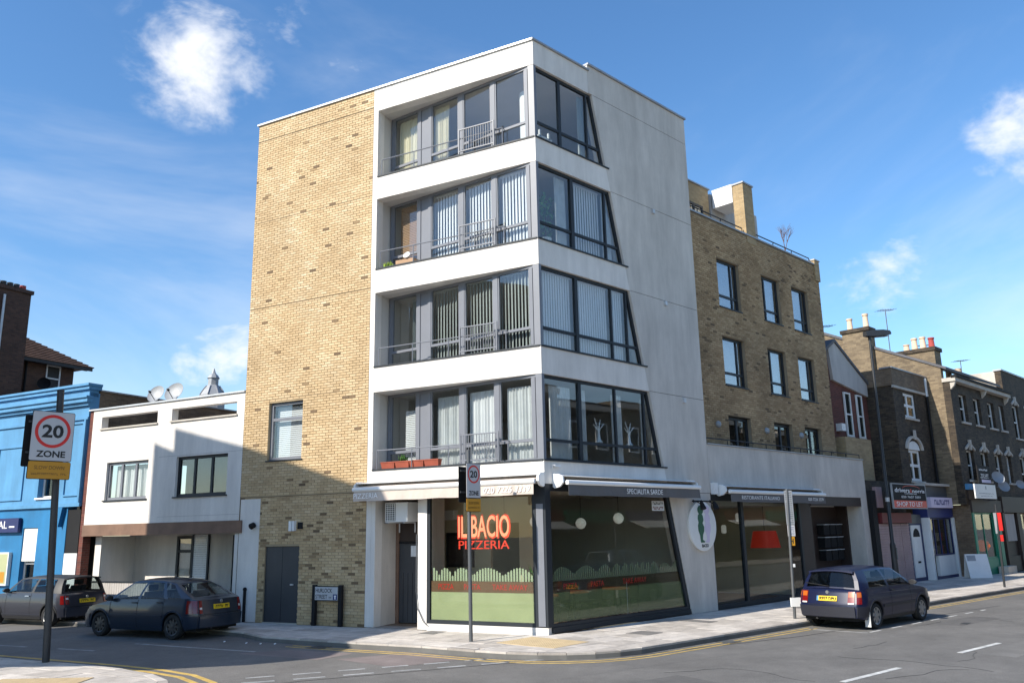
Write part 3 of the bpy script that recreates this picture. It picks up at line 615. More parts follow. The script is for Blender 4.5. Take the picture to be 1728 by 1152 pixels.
# ground floor, side street: entrance recess, pier, shop window
bx('pier', 'render_white', CB, FB, 3.34, 3.61, -.3, 0, 0, 3.42)
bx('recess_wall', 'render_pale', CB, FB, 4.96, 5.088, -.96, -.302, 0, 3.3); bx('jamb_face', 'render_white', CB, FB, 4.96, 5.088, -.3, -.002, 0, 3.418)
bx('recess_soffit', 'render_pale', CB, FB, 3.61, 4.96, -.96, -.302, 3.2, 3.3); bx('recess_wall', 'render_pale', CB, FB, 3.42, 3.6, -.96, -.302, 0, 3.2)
bx('recess_floor', 'kerb', CB, FB, 3.61, 4.96, -.96, .0, -.02, .004)
dr = bx('entrance_door', 'dark_door', CB, FB, 3.70, 4.86, -1.02, -.965, .03, 2.05); bx('door_frame', 'timber', CB, FB, 4.865, 4.955, -1.04, -.93, .005, 3.19); bx('fanlight_panel', 'brown_dark', CB, FB, 3.61, 4.864, -1.04, -.97, 2.12, 3.19); bx('door_rail', 'black', CB, FB, 3.61, 4.864, -1.035, -.95, 2.052, 2.118)
for k in range(7): bx('door_board_groove', 'black', dr, FB, 3.82+k*.15, 3.83+k*.15, -.966, -.962, .06, 1.3)
m = M(); m.box(FB, 3.66, 4.12, -.962, -.955, 1.18, 1.72); po = tag(m.make('poster', 'paper', None), 'pale sketched poster taped to the dark entrance door', 'poster')
m = M()
for k in range(4):
    s = 4.08-k*.11; m.lathe(FB(s, -.953, 1.62), [(.035, 0), (.045, .001), (.035, .002)], 10, NO); m.tube([FB(s, -.953, 1.55), FB(s-.04, -.953, 1.22)], .006, 4); m.tube([FB(s, -.953, 1.5), FB(s+.03, -.953, 1.22)], .006, 4)
m.make('ink_drawing', 'text_black', po)
m = M(); m.box(FB, 4.28, 4.48, -.962, -.955, 1.72, 2.0); tag(m.make('notice', 'paper', None), 'small pale blue notice on the entrance door above the poster', 'notice')
# air conditioner high in the recess
ac = thing('air_conditioner', 'white outdoor air conditioner on brackets high in the entrance recess', 'air conditioner', FB(4.6, -.3, 2.6))
bx('casing', 'white_plastic', ac, FB, 4.02, 4.72, -.62, -.12, 2.62, 3.12); gr = bx('grille_panel', 'black', ac, FB, 4.40, 4.70, -.119, -.105, 2.65, 3.09)
for k in range(8): bx('grille_bar', 'white_plastic', gr, FB, 4.40, 4.70, -.105, -.095, 2.67+k*.055, 2.685+k*.055)
for k in range(5): bx('grille_bar', 'white_plastic', gr, FB, 4.41+k*.07, 4.425+k*.07, -.104, -.094, 2.655, 3.085)
for s in (4.12, 4.62): m = M(); m.tube([FB(s, -.62, 2.6), FB(s, -.1, 2.6)], .018, 6); m.tube([FB(s, -.62, 2.35), FB(s, -.62, 2.6)], .018, 6); m.tube([FB(4.95, -.4, 2.6), FB(4.1, -.4, 2.6)], .016, 6); m.make('bracket', 'metal_pale', ac)
m = M(); m.tube([FB(3.63, .03, 2.3), FB(3.63, .03, .9), FB(3.58, .04, .5), FB(3.40, .05, .2), FB(3.3, .05, .12)], .013, 6); tag(m.make('cable', 'pole_grey', None), 'grey cable running down the white pier beside the entrance', 'cable')
# shop window on the side street
bx('plinth', 'render_white', CB, FB, .0, 3.338, -.3, .0, -.02, .15)
m = M(); m.box(FB, .36, 3.338, -.1, -.01, .152, .24); m.box(FB, .36, 3.338, -.1, -.01, 3.22, 3.40); m.box(FB, 3.25, 3.338, -.1, -.01, .24, 3.22); m.box(FB, .30, .36, -.1, -.01, .152, 3.4); sw = m.make('shop_window', 'frame_dark', CB)
bx('pane', 'glass_shop', sw, FB, .36, 2.003, -.05, -.04, .24, 3.22); bx('pane', 'glass_shop', sw, FB, 2.009, 3.25, -.05, -.04, .24, 3.22)
m = M(); m.vprism([tuple(FB(.298, .0, 0)[:2]), (-.0, 0.0), (.16, .0), (.16, .12), tuple(FB(.298, -.12, 0)[:2])], .152, 3.418); m.make('corner_post', 'frame_dark', CB)
m = M(); m.vprism([tuple(FB(.24, .016, 0)[:2]), tuple(FB(.06, .016, 0)[:2]), tuple(FB(.06, .001, 0)[:2]), tuple(FB(.24, .001, 0)[:2])], .18, 2.95); m.make('corner_post_sunlit', 'frame_grey', CB)  # paler strip paints the sunlit part of the post below the awning shadow
# shop window on the main road
m = M(); m.prism(FA, [(.162, .02), (slant(.02)-.01, .02), (slant(.14)-.01, .14), (.162, .14)], -.2, -.005); m.make('plinth', 'frame_dark', CB)
m = M(); ed = lambda z: slant(z)-.012
m.prism(FA, [(.165, .142), (ed(.142), .142), (ed(.22), .22), (.165, .22)], -.12, -.03); m.prism(FA, [(.165, 3.25), (ed(3.25), 3.25), (ed(3.418), 3.418), (.165, 3.418)], -.12, -.03)
m.prism(FA, [(ed(.22)-.13, .22), (ed(.22), .22), (ed(3.25), 3.25), (ed(3.25)-.13, 3.25)], -.13, -.02); m.box(FA, .165, .22, -.12, -.03, .22, 3.25); sw2 = m.make('shop_window', 'frame_dark', CB)
for a, b in ((.22, 3.04), (3.047, 9)):
    q = M(); p = clip([(a, .22), (b, .22), (b, 3.25), (a, 3.25)], lambda p: ed(p[1])-.10-p[0]); q.prism(FA, p, -.08, -.07); q.make('pane', 'glass_shop', sw2)
bx('pane_joint', 'metal_pale', sw2, FA, 3.0405, 3.0465, -.079, -.071, .22, 1.0)
# window graphics: green film with picket-fence edge
def film(F, a0, a1, o, sx, zt, label, lim=None):
    t = thing('window_film', label, 'window film', F((a0+a1)/2, o, .24)); m = M()
    P = [(a0, .245), (a1, .245), (a1, zt), (a0, zt)]; P = clip(P, lim) if lim else P; m.prism(F, P, o-.002, o); m.make('film_base', 'film_green'+sx, t)
    P = [(a0, zt+.003), (a1, zt+.003), (a1, zt+.26), (a0, zt+.26)]; P = clip(P, lim) if lim else P; m = M(); m.prism(F, P, o-.002, o); m.make('lettering_band', 'film_band_clear' if sx else 'film_brown', t)
    a = a0+.02; k = 0
    while a < a1-.07:
        ph = ((a-a0)/(.62+.2*math.sin(k*.9))) % 1; h = .12+.20*math.sin(ph*PI)**.8
        q = [(a, zt+.265), (a+.052, zt+.265), (a+.052, zt+.265+h-.02), (a+.026, zt+.265+h), (a, zt+.265+h-.02)]
        if not lim or all(lim(p) > 0 for p in q):
            m = M(); m.prism(F, q, o-.002, o); m.make('picket', 'film_picket'+sx, t)
        a += .078; k += .1
    return t
f1 = film(FB, .38, 3.24, -.056, '', .90, 'green film with picket fence top along the bottom of the corner shop window')
for k, s, w in (('PIZZA', 2.80, .44), ('PASTA', 2.05, .46), ('TAKE AWAY', 1.02, .95)): text(k, 'red', FB(s, -.055, 1.03), XB, Z3, w, .13, .003, f1)
f2 = film(FA, .24, 5.9, -.086, '_clear', .90, 'green film with picket fence top along the main road shop window', lambda p: ed(p[1])-.14-p[0])
for k, s, w in (('PIZZA', .9, .5), ('PASTA', 1.9, .5), ('TAKE AWAY', 3.4, 1.0)): text(k, 'red', FA(s, -.085, 1.03), XA, Z3, w, .13, .003, f2)
# illuminated name inside the side-street window
ne = thing('illuminated_sign', 'red glowing letters reading IL BACIO PIZZERIA inside the corner window', 'sign', FB(1.75, -.12, 2.0))
m = M(); m.box(FB, 1.02, 2.52, -.24, -.232, 2.0, 2.72); 
text('IL BACIO', 'neon_red', FB(1.76, -.16, 2.455), XB, Z3, 1.50, .60, .03, ne, 'letter_returns'); text('IL BACIO', 'neon_pink', FB(1.76, -.128, 2.455), XB, Z3, 1.44, .52, .012, ne)
text('PIZZERIA', 'neon_red', FB(1.76, -.15, 2.02), XB, Z3, 1.42, .20, .03, ne)
for s in (1.2, 2.3): m = M(); m.tube([FB(s, -.17, 2.75), FB(s, -.17, 3.3)], .006, 4); m.make('hanger', 'black', ne)
# restaurant interior
m = M(); m.lathe(FB(.62, -.95, .01), [(.19, 0), (.19, 3.28)], 24); m.make('interior_column', 'interior', CB, smooth=40)
bx('dining_wall', 'interior', CB, FB, 2.62, 5.1, -2.12, -2.0, .012, 3.295); bx('dining_wall', 'interior', CB, FB, 1.3, 1.75, -2.12, -2.0, .012, 3.295); bx('door_head', 'interior', CB, FB, 1.751, 2.619, -2.11, -2.01, 2.55, 3.295)
o = bx('wall_air_unit', 'white_plastic', None, FB, 3.65, 4.5, -1.998, -1.78, 2.66, 2.92); tag(o, 'white indoor air unit high on the beige wall seen through the corner window', 'air conditioner')
pf = thing('framed_picture', 'black framed picture on the beige wall behind the glowing letters', 'picture', FB(3.55, -1.99, 1.4)); bx('frame', 'black', pf, FB, 3.12, 4.0, -1.998, -1.96, 1.4, 2.32); bx('print', 'brown_dark', pf, FB, 3.2, 3.92, -1.959, -1.955, 1.48, 2.24)
def globe(p, lab):
    t = thing('globe_lamp', lab, 'lamp', p); m = M(); m.lathe(p, [(.02, .15), (.09, .12), (.14, .05), (.15, 0), (.14, -.05), (.09, -.12), (.02, -.15)], 14); m.make('globe', 'lamp_globe', t, smooth=60); m = M(); m.tube([Vector(p)+Z3*.15, Vector((p[0], p[1], 3.29))], .008, 5); m.make('cord', 'black', t)
globe((.9, 1.2, 2.55), 'white globe lamp nearest the corner post in the shop window'); globe((3.1, 1.6, 2.5), 'white globe lamp in the middle of the main road window'); globe((4.0, 1.0, 2.62), 'white globe lamp towards the slanted edge of the window'); globe((3.2, 3.2, 2.35), 'white globe lamp deepest in the restaurant')
for k, (x, y, l) in enumerate([(1.2, 1.3, 'orange laid restaurant table nearest the corner column'), (2.6, 1.5, 'orange laid restaurant table behind the middle of the window'), (4.2, 1.4, 'orange laid restaurant table near the slanted window edge')]):
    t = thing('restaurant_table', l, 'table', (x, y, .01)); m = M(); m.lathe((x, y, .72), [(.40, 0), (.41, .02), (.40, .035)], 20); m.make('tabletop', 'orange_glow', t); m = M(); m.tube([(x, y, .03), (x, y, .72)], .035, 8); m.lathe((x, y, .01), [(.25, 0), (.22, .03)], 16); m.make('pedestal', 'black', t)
    for sx in (-.62, .62):
        c = thing('restaurant_chair', 'dark chair on the %s of the %s' % ('left' if sx < 0 else 'right', l[12:]), 'chair', (x+sx, y, .01)); F_ = FR(x+sx, y, 0)
        m = M(); m.box(F_, -.2, .2, -.2, .2, .44, .48); m.make('seat', 'brown_dark', c); m = M(); e = .18*(1 if sx > 0 else -1); m.box(F_, e-.015, e+.015, -.2, .2, .5, .9); m.make('backrest', 'brown_dark', c)
        for a in (-.17, .17):
            for b in (-.17, .17): m = M(); m.box(F_, a-.015, a+.015, b-.015, b+.015, .012, .44); m.make('leg', 'brown_dark', c)
# palm inside by the post
pl = thing('potted_palm', 'green spiky palm plant inside the corner of the shop window', 'plant', FB(.55, -.4, .01)); m = M(); m.lathe(FB(.55, -.42, .01), [(.13, 0), (.18, .35), (.16, .35)], 14); m.make('pot', 'terracotta', pl); m = M(); m.tube([FB(.55, -.42, .35), FB(.55, -.42, 1.0)], .03, 7); m.make('stem', 'twig', pl)
m = M()
for k in range(46):
    a = rnd.random()*2*PI; e = rnd.uniform(.1, 1.3); l = rnd.uniform(.35, .62); b = FB(.55, -.42, .98+rnd.random()*.12); h = Vector((math.cos(a), math.sin(a), 0)); sd = Vector((-h.y, h.x, 0))*.02
    p1 = b+h*l*.5*math.cos(e)+Z3*l*.5*math.sin(e)+Z3*.05; p2 = b+h*l*math.cos(e)+Z3*(l*math.sin(e)-.12*math.cos(e))
    m.add([b-sd*.6, b+sd*.6, p1+sd, p1-sd, p2], [[0, 1, 2, 3], [3, 2, 4]])
m.make('fronds', 'leaf', pl, recalc=False)

# things in the windows of the flats
def vblind(F, a0, a1, o, z0, z1, mt, label, pitch=.105, ang=-.42, lim=None):
    m = M(); a = a0+pitch/2
    while a < a1:
        zt = z1
        if lim and lim((a, zt)) < 0: a += pitch; continue
        da, do = .046*math.cos(ang+rnd.uniform(-.12, .12)), .046*math.sin(ang); m.loft([F(a-da, o-do, z0), F(a+da, o+do, z0), F(a+da, o+do+.003, z0), F(a-da, o-do+.003, z0)], [F(a-da, o-do, zt), F(a+da, o+do, zt), F(a+da, o+do+.003, zt), F(a-da, o-do+.003, zt)]); a += pitch
    m.box(F, a0, a1, o-.025, o+.025, z1+.002, z1+.04); return tag(m.make('vertical_blind', mt, None), label, 'blind')
def curtain(F, a0, a1, o, z0, z1, mt, label, folds=9, amp=.03, name='curtain'):
    n = folds*6; m = M(); rows = [z1, z1*.6+z0*.4, z0]; sh = [0, .3, .5]
    fr = [[F(a0+(a1-a0)*k/n, o+amp*math.sin(k/6*2*PI+sh[j])*(1+.3*math.sin(k*.37)), z) for k in range(n+1)] for j, z in enumerate(rows)]
    bk = [[p-(F(0, 1, 0)-F(0, 0, 0))*.004 for p in r_] for r_ in fr]
    m.rings([f+b[::-1] for f, b in zip(fr, bk)], False); return tag(m.make(name, mt, None, smooth=60), label, 'curtain')
def hblind(F, a0, a1, o, z0, z1, mt, label, pitch=.05):
    m = M(); z = z0
    while z < z1: m.box(F, a0, a1, o-.018, o+.018, z, z+pitch*.72); z += pitch
    return tag(m.make('venetian_blind', mt, None), label, 'blind')
Z = lambda i: (SL[i]+.06, HD[i]-.1)
# top flat
curtain(FG, 4.05, 4.86, -.16, *Z(3), 'blind_cream', 'cream curtain behind the leftmost balcony pane of the top floor', 8); curtain(FG, 2.95, 3.5, -.16, *Z(3), 'blind_cream', 'bunched cream curtain in the second balcony pane of the top floor', 7)
m = M(); m.lathe(FB(.62, -.75, SL[3]), [(.17, 0), (.17, 1.75), (.15, 1.78)], 22); tag(m.make('white_column', 'white_paint', None, smooth=40), 'tall white cylinder standing inside the top floor corner pane', 'floor lamp')  # plain white interior column, not a lamp
m = M(); F_ = FA; m.box(FA, .5, .56, -.35, -.3, SL[3]+.05, SL[3]+.5); m.box(FA, .85, .91, -.35, -.3, SL[3]+.05, SL[3]+.5); m.box(FA, .45, 1.0, -.5, -.3, SL[3]+.3, SL[3]+.34); tag(m.make('bookshelf', 'white_paint', None), 'small white shelf low behind the first main road pane of the top floor', 'shelf')
curtain(FA, 2.0, 2.28, -.24, *Z(3), 'blind_grey', 'grey curtain gathered at the slanted edge of the top floor window', 4)
# third flat
hblind(FG, 4.02, 4.75, -.15, SL[2]+.3, HD[2]-.12, 'wood_blind', 'brown slatted blind behind the leftmost balcony pane, second floor from the top')
vblind(FG, 2.47, 3.47, -.16, *Z(2), 'blind_white', 'white vertical blind in the second balcony pane of the second floor from the top'); vblind(FG, 1.33, 2.3, -.16, *Z(2), 'blind_white', 'white vertical blind behind the balustrade of the second floor from the top'); vblind(FG, .2, 1.19, -.16, *Z(2), 'blind_white', 'white vertical blind in the corner balcony pane of the second floor from the top')
vblind(FA, 1.55, 2.8, -.28, *Z(2), 'blind_white', 'white vertical blind in the middle main road pane of the second floor from the top', ang=-.22); curtain(FA, .95, 1.38, -.26, *Z(2), 'curtain_net', 'net curtain beside the dark plant on the second floor from the top', 6); curtain(FA, 2.9, 3.3, -.26, *Z(2), 'curtain_net', 'net curtain at the slanted edge of the second floor from the top', 5)
ph = thing('house_plant', 'dark leafy house plant behind the first main road pane, second floor from the top', 'plant', (.75, .5, SL[2])); m = M()
for k in range(70):
    a, b = rnd.gauss(.75, .22), rnd.uniform(.4, 1.5); p = Vector((a, .42+rnd.uniform(-.12, .12), SL[2]+b)); u = Vector((rnd.uniform(-1, 1), rnd.uniform(-.4, .4), rnd.uniform(-.6, .6))).normalized(); w = u.cross(Vector((0, 1, 0))).normalized(); l = rnd.uniform(.06, .11); m.add([p-u*l, p+w*l*.6, p+u*l, p-w*l*.6], [[0, 1, 2, 3]])
m.make('leaves', 'leaf', ph, recalc=False); m = M(); m.tube([(.75, .42, SL[2]+.25), (.78, .42, SL[2]+.8), (.72, .42, SL[2]+1.3)], .015, 6); m.make('stem', 'twig', ph); m = M(); m.lathe((.75, .42, SL[2]), [(.12, 0), (.16, .28), (.14, .28)], 14); m.make('pot', 'white_paint', ph)
# second flat
for j, (a, b) in enumerate(PAN[:3]): vblind(FG, a, b, -.16, *Z(1), 'blind_grey', 'grey vertical blind in the %s, third floor down' % ['corner balcony pane', 'balcony pane behind the balustrade', 'second balcony pane'][j], ang=-.55)
vblind(FG, 4.0, 4.45, -.3, *Z(1), 'blind_grey', 'grey slats imitating a sky reflection in the leftmost balcony pane, third floor from the top', ang=1.2)  # added slats imitate the sky mirrored in the right of this pane
for j, (a, b) in enumerate([(.15, 1.42), (1.56, 2.9), (3.0, 3.6)]): vblind(FA, a, b, -.22, *Z(1), 'blind_white', 'pale vertical blind in the %s main road pane, third floor down' % ['first', 'second', 'third'][j], ang=-.16, pitch=.095)
# first flat
hblind(FG, 4.02, 4.5, -.15, SL[0]+.1, HD[0]-.5, 'blind_white', 'white slatted blind behind the leftmost pane of the lowest balcony')
curtain(FG, 2.5, 3.40, -.2, SL[0]+.05, HD[0]-.22, 'curtain_net', 'net curtain in the second pane of the lowest balcony', 10); curtain(FG, 1.38, 2.3, -.2, SL[0]+.05, HD[0]-.2, 'blind_white', 'white curtain behind the balustrade of the lowest balcony', 9); curtain(FG, .2, 1.1, -.2, SL[0]+.05, HD[0]-.22, 'curtain_net', 'net curtain in the corner pane of the lowest balcony', 9)
curtain(FA, .55, 1.35, -.3, SL[0]+.05, HD[0]-.2, 'curtain_net', 'net curtain in the first main road pane of the lowest flat', 9); curtain(FA, 1.58, 1.95, -.3, SL[0]+.05, HD[0]-.2, 'curtain_net', 'net curtain gathered left of centre in the lowest main road window', 5); curtain(FA, 3.0, 3.45, -.3, SL[0]+.05, HD[0]-.2, 'curtain_net', 'net curtain hanging in the third main road pane of the lowest flat', 5); curtain(FA, 4.3, 4.5, -.3, SL[0]+.05, HD[0]-.2, 'curtain_net', 'net curtain at the slanted edge of the lowest main road window', 3)
for k, x in enumerate((2.45, 3.75)):
    m = M(); c = Vector((x, .3, SL[0]+.55)); m.lathe(c, [(.04, 0), (.11, .05), (.05, .12), (.03, .3), (.05, .42)], 10)
    for q in range(7): m.tube([c+Z3*.35, c+Vector((.22*math.cos(q*.9), .05*math.sin(q), .55+.12*math.sin(q*2)))], .012, 4)
    tag(m.make('vase_ornament', 'white_paint', None, smooth=50), 'white branching ornament %s of the lowest main road window' % ('left of the centre' if k == 0 else 'right of the centre'), 'ornament')
# balcony things
for k in range(4):
    a = 4.86-k*.46; t = thing('planter_box', 'red plastic trough on the lowest balcony, %s from the brick wall' % ['first', 'second', 'third', 'fourth'][k], 'planter', FB(a-.2, -.17, SL[0]+.04), 'red troughs on the lowest balcony')
    m = M(); m.loft([FB(a, -.25, SL[0]+.042), FB(a-.4, -.25, SL[0]+.042), FB(a-.4, -.12, SL[0]+.042), FB(a, -.12, SL[0]+.042)], [FB(a+.02, -.27, SL[0]+.2), FB(a-.42, -.27, SL[0]+.2), FB(a-.42, -.09, SL[0]+.2), FB(a+.02, -.09, SL[0]+.2)]); m.make('trough', 'terracotta', t)
    bx('rim', 'terracotta', t, FB, a-.43, a+.03, -.28, -.08, SL[0]+.201, SL[0]+.225); bx('soil', 'brown_dark', t, FB, a-.41, a+.01, -.26, -.10, SL[0]+.2255, SL[0]+.23)
def tuft(F, a, o, z, h, n, mt, name, label, w=.1):
    m = M()
    for k in range(n):
        p = F(a+rnd.gauss(0, w*.5), o+rnd.gauss(0, w*.3), z); q = p+Vector((rnd.gauss(0, w*.5), rnd.gauss(0, w*.5), h*rnd.uniform(.5, 1))); s = Vector((rnd.uniform(-1, 1), rnd.uniform(-1, 1), 0)).normalized()*h*.12; mid = (p+q)/2
        m.add([p, mid+s, q, mid-s], [[0, 1, 2, 3]])
    return tag(m.make(name, mt, None, recalc=False), label, 'plant')
tuft(FB, 4.2, -.17, SL[0]+.22, .2, 40, 'leaf', 'trough_plant', 'small dull plant growing in a red trough on the lowest balcony')
tuft(FB, 4.78, -.18, SL[2]+.04, .22, 50, 'leaf_lime', 'lime_plant', 'bright lime green plant at the brick end of a balcony rail')
m = M(); c = FB(4.18, -.25, SL[2]+.33); m.lathe(c, [(.01, -.06), (.07, -.02), (.11, .06)], 14, (NO+Z3*.5).normalized()); m.tube([FB(4.18, -.33, SL[2]+.02), c], .012, 6); tag(m.make('desk_lamp', 'white_paint', None), 'small white dish lamp on the second balcony from the top', 'lamp')
m = M(); m.box(FB, 3.95, 4.55, -.48, -.2, SL[2]+.042, SL[2]+.24); tag(m.make('wooden_crate', 'wood_blind', None), 'low brown wooden box on the second balcony from the top', 'box')

def marks(parent, F, a0, a1, o, z0, z1, mt, n, name='small_print', seed=4):
    """print too small to read: an uneven row of strokes"""
    r = random.Random(seed+n); m = M(); w = (a1-a0)/n
    for k in range(n):
        if r.random() < .12: continue
        x = a0+k*w; m.box(F, x+w*.08, x+w*.34, o, o+.0015, z0, z1); m.box(F, x+w*.34, x+w*.86, o, o+.0015, *( (z0, z0+(z1-z0)*.3) if r.random() < .5 else (z1-(z1-z0)*.3, z1)))
        if r.random() < .5: m.box(F, x+w*.6, x+w*.86, o, o+.0014, z0+(z1-z0)*.3, z1-(z1-z0)*.3)
    return m.make(name, mt, parent)
# awnings
def awning(F, a0, a1, z, XD, label, texts, cloth, proj=.42):
    t = thing('awning', label, 'awning', F((a0+a1)/2, 0, z)); m = M()
    m.loft([F(a0, .0, z+.28), F(a0, .30, z+.24), F(a0, .31, z+.255), F(a0, .0, z+.30)], [F(a1, .0, z+.28), F(a1, .30, z+.24), F(a1, .31, z+.255), F(a1, .0, z+.30)]); m.make('hood', 'awning_metal', t)
    m = M(); m.tube([F(a0+.05, .13, z+.14), F(a1-.05, .13, z+.14)], .07, 12); m.make('roller', 'awning_grey_shaded', t, smooth=40)
    m = M(); pr = [(proj-.05, z+.05), (proj+.02, z+.04), (proj+.05, z+.08), (proj+.04, z+.13), (proj-.02, z+.155), (proj-.06, z+.12)]
    m.loft([F(a0+.04, o, q) for o, q in pr], [F(a1-.04, o, q) for o, q in pr]); m.make('front_bar', 'awning_metal', t)
    m = M(); n = 40; top = [F(a0+.07+(a1-a0-.14)*k/n, proj, z+.045) for k in range(n+1)]; bot = [F(a0+.07+(a1-a0-.14)*k/n, proj+.012*math.sin(k*1.3)+.01, z-.21+.006*math.sin(k*.7)) for k in range(n+1)]; dv = (F(0, 1, 0)-F(0, 0, 0))*.004
    m.rings([top+[p-dv for p in top[::-1]], bot+[p-dv for p in bot[::-1]]], True); m.make('valance', cloth, t)
    m = M(); m.loft([F(a0+.08, .16, z+.2), F(a1-.08, .16, z+.2), F(a1-.08, .165, z+.205), F(a0+.08, .165, z+.205)], [F(a0+.08, proj-.04, z+.10), F(a1-.08, proj-.04, z+.10), F(a1-.08, proj-.035, z+.105), F(a0+.08, proj-.035, z+.105)]); m.make('cloth_top', cloth, t)
    for s, e in ((a0+.5, 1), (a1-.5, -1)): m = M(); m.tube([F(s, .08, z+.06), F(s+e*.5, .16, z+.05), F(s, proj-.04, z+.07)], .018, 6); m.make('folding_arm', 'awning_metal', t)
    for e0, e1 in ((a0-.02, a0+.035), (a1-.035, a1+.02)):
        m = M(); pr = [(.0, z+.32), (.2, z+.30), (.32, z+.22), (.33, z+.1), (.22, z+.0), (.06, z-.03), (.0, z+.0)]; m.loft([F(e0, o, q) for o, q in pr], [F(e1, o, q) for o, q in pr]); m.make('end_cap', 'awning_metal', t)
    for k, c, w, h, sh in texts: text(k, 'text_pale', F(c, proj+.025, z-.075), XD, Z3, w, h, .003, t, shear=sh)
    return t
awning(FB, .02, 5.42, 3.37, XB, 'cream awning lettered PIZZERIA over the side street window and entrance', [('PIZZERIA', 4.95, .78, .13, 0), ('020 7226 3339', .80, 1.25, .15, .2)], 'awning_cloth')
awning(FA, .30, 6.0, 3.34, XA, 'dark awning lettered SPECIALITA SARDE over the main road window', [('SPECIALITA SARDE', 3.35, 1.55, .13, 0)], 'awning_grey_shaded')
# round hanging sign with its lamps
rs = thing('round_sign', 'round white sign with a dark green child silhouette on the sloping white pier', 'sign', (6.55, -.05, 2.35)); c = Vector((6.50, -.06, 2.37))
m = M(); m.lathe(c, [(.68, -.06), (.70, -.02), (.70, .02), (.68, .025)], 40, (0, -1, 0)); m.make('disc', 'white_paint', rs, smooth=40)
SIL = [(.0, .34), (.07, .33), (.13, .26), (.15, .14), (.10, .05), (.16, -.06), (.15, -.18), (.09, -.28), (.07, -.42), (.16, -.47), (.15, -.50), (-.02, -.50), (-.04, -.30), (-.10, -.16), (-.11, -.02), (-.07, .08), (-.10, .18), (-.08, .28)]
HEAD = [(.035+.125*math.cos(2*PI*k/14), .43+.13*math.sin(2*PI*k/14)) for k in range(14)]
for e, cx, mt in ((1, 6.36, 'green_dark'), (-1, 6.76, 'lilac')):
    for nm, sh, o1 in (('figure_emblem', SIL, .094), ('figure_head', HEAD, .096)): m = M(); m.prism(FA, [(cx+e*a*1.15, 2.40+b*.98) for a, b in sh], .088, o1); m.make(nm, mt, rs)
m = M(); m.lathe((6.44, -.098, 2.70), [(.0, 0), (.03, .0), (.03, .002)], 10, (0, -1, 0)); text('BACIO', 'text_black', (6.55, -.088, 1.82), XA, Z3, .34, .09, .004, rs)
m = M(); m.tube([(6.05, -.08, 3.07), (7.0, -.08, 3.07)], .022, 8)
for x in (6.1, 6.5, 6.95): m.lathe((x, -.08, 3.07), [(.0, -.045), (.045, 0), (.0, .045)], 8)
m.make('lamp_bar', 'black', rs)
for x in (6.22, 6.9): m = M(); m.tube([(x, -.08, 3.07), (x+.06, -.22, 2.98)], .015, 6); m.lathe((x+.06, -.24, 2.98), [(.035, .08), (.06, 0), (.085, -.14)], 12, (.1, .4, 1)); m.make('spotlight', 'black', rs)
# alarm box and small fittings
o = bx('alarm_box', 'white_plastic', None, FA, 7.18, 7.42, .0, .1, 3.28, 3.62); tag(o, 'white alarm box beside the second main road awning', 'alarm box')
m = M(); m.tube([(.25, -.01, 3.78), (.25, -.06, 3.86), (.45, -.06, 3.84)], .012, 5); m.box(FA, .3, .5, .03, .08, 3.82, 3.87); tag(m.make('camera_bracket', 'white_plastic', None), 'small white bracket fitting under the lowest window at the corner', 'bracket')
wn_ = thing('window_notice', 'white paper notice with bold print at the top of the main road window', 'notice', FA(4.6, -.06, 2.9)); bx('sheet', 'paper', wn_, FA, 4.30, 4.86, -.068, -.066, 2.80, 3.06); marks(wn_, FA, 4.34, 4.82, -.0655, 2.96, 3.03, 'text_black', 9); marks(wn_, FA, 4.34, 4.82, -.0655, 2.83, 2.91, 'red_dark', 9)
# ------------------------------------------------------------------ brick block with roof terrace, set back above the second shopfront
BK = thing('brick_apartment_block', 'brown brick apartment block with three columns of blue-grey windows behind a white parapet', 'building', (12, .65, 0)); FK = FAy(.65)
COLS = [(9.57, 11.0, 10.62), (12.58, 13.92, 12.95), (14.87, 16.2, 15.86)]; ROWS = [(9.62, 11.36), (6.92, 8.6)]
HO = [(a, b, z0, z1) for a, b, _ in COLS for z0, z1 in ROWS]+[(a, b, 4.3, 5.9) for a, b, _ in COLS]
m = M(); wallholes(m, FK, WX+.01, 17.35, 3.35, 12.66, HO, -.3, -.014); bb = m.make('brick_front', 'mortar_grey', BK)
brickwork(bb, FK, WX+.01, 17.35, 3.9, 12.66, HO, 'brick_brown', 0, 0, 9, dark=.045, tones=(.3, .9))
for a, b, mu in COLS:
    for z0, z1 in ROWS:
        casement(BK, FK, a+.005, b-.005, z0+.005, z1-.005, -.12, 'frame_dark', 'glass_block', mull=(mu,), trans=(z0+.45,), fw=.08); bx('window_sill', 'frame_dark', BK, FK, a-.03, b+.03, -.1, .03, z0-.035, z0+.004)
    casement(BK, FK, a+.005, b-.005, 4.05, 5.895, -.14, 'frame_dark', mull=((a+b)/2,), fw=.1, name='terrace_door'); bx('lintel', 'frame_dark', BK, FK, a, b, -.1, -.02, 5.90, 5.96)
for k, x in enumerate((8.88, 11.98, 14.5)):
    m = M(); m.lathe((x, .65, 5.55), [(.115, 0), (.115, .04), (.09, .08), (.03, .10)], 16, (0, -1, 0)); tag(m.make('bulkhead_light', 'far_grey', None, smooth=50), 'round white bulkhead light left of the %s terrace door' % ['first', 'second', 'third'][k], 'wall light')
for i, (z0, z1) in enumerate([(3.0, 3.9), (6.2, 6.7), (8.8, 9.4), (12.0, 12.5)]): m = M(); m.vprism([(WX+.05, .96), (17.3, .96), (17.3, 8), (WX+.05, 8)], z0, z1); m.make('floor_slab', 'interior_pale', BK)
bx('rear_wall', 'interior_pale', BK, FK, WX+.05, 17.3, -6, -5.8, 3.9, 12); bx('flank_wall', 'brick_stock', BK, FX(17.35), .95, 9, -.0, .3, 3.35, 12.66)
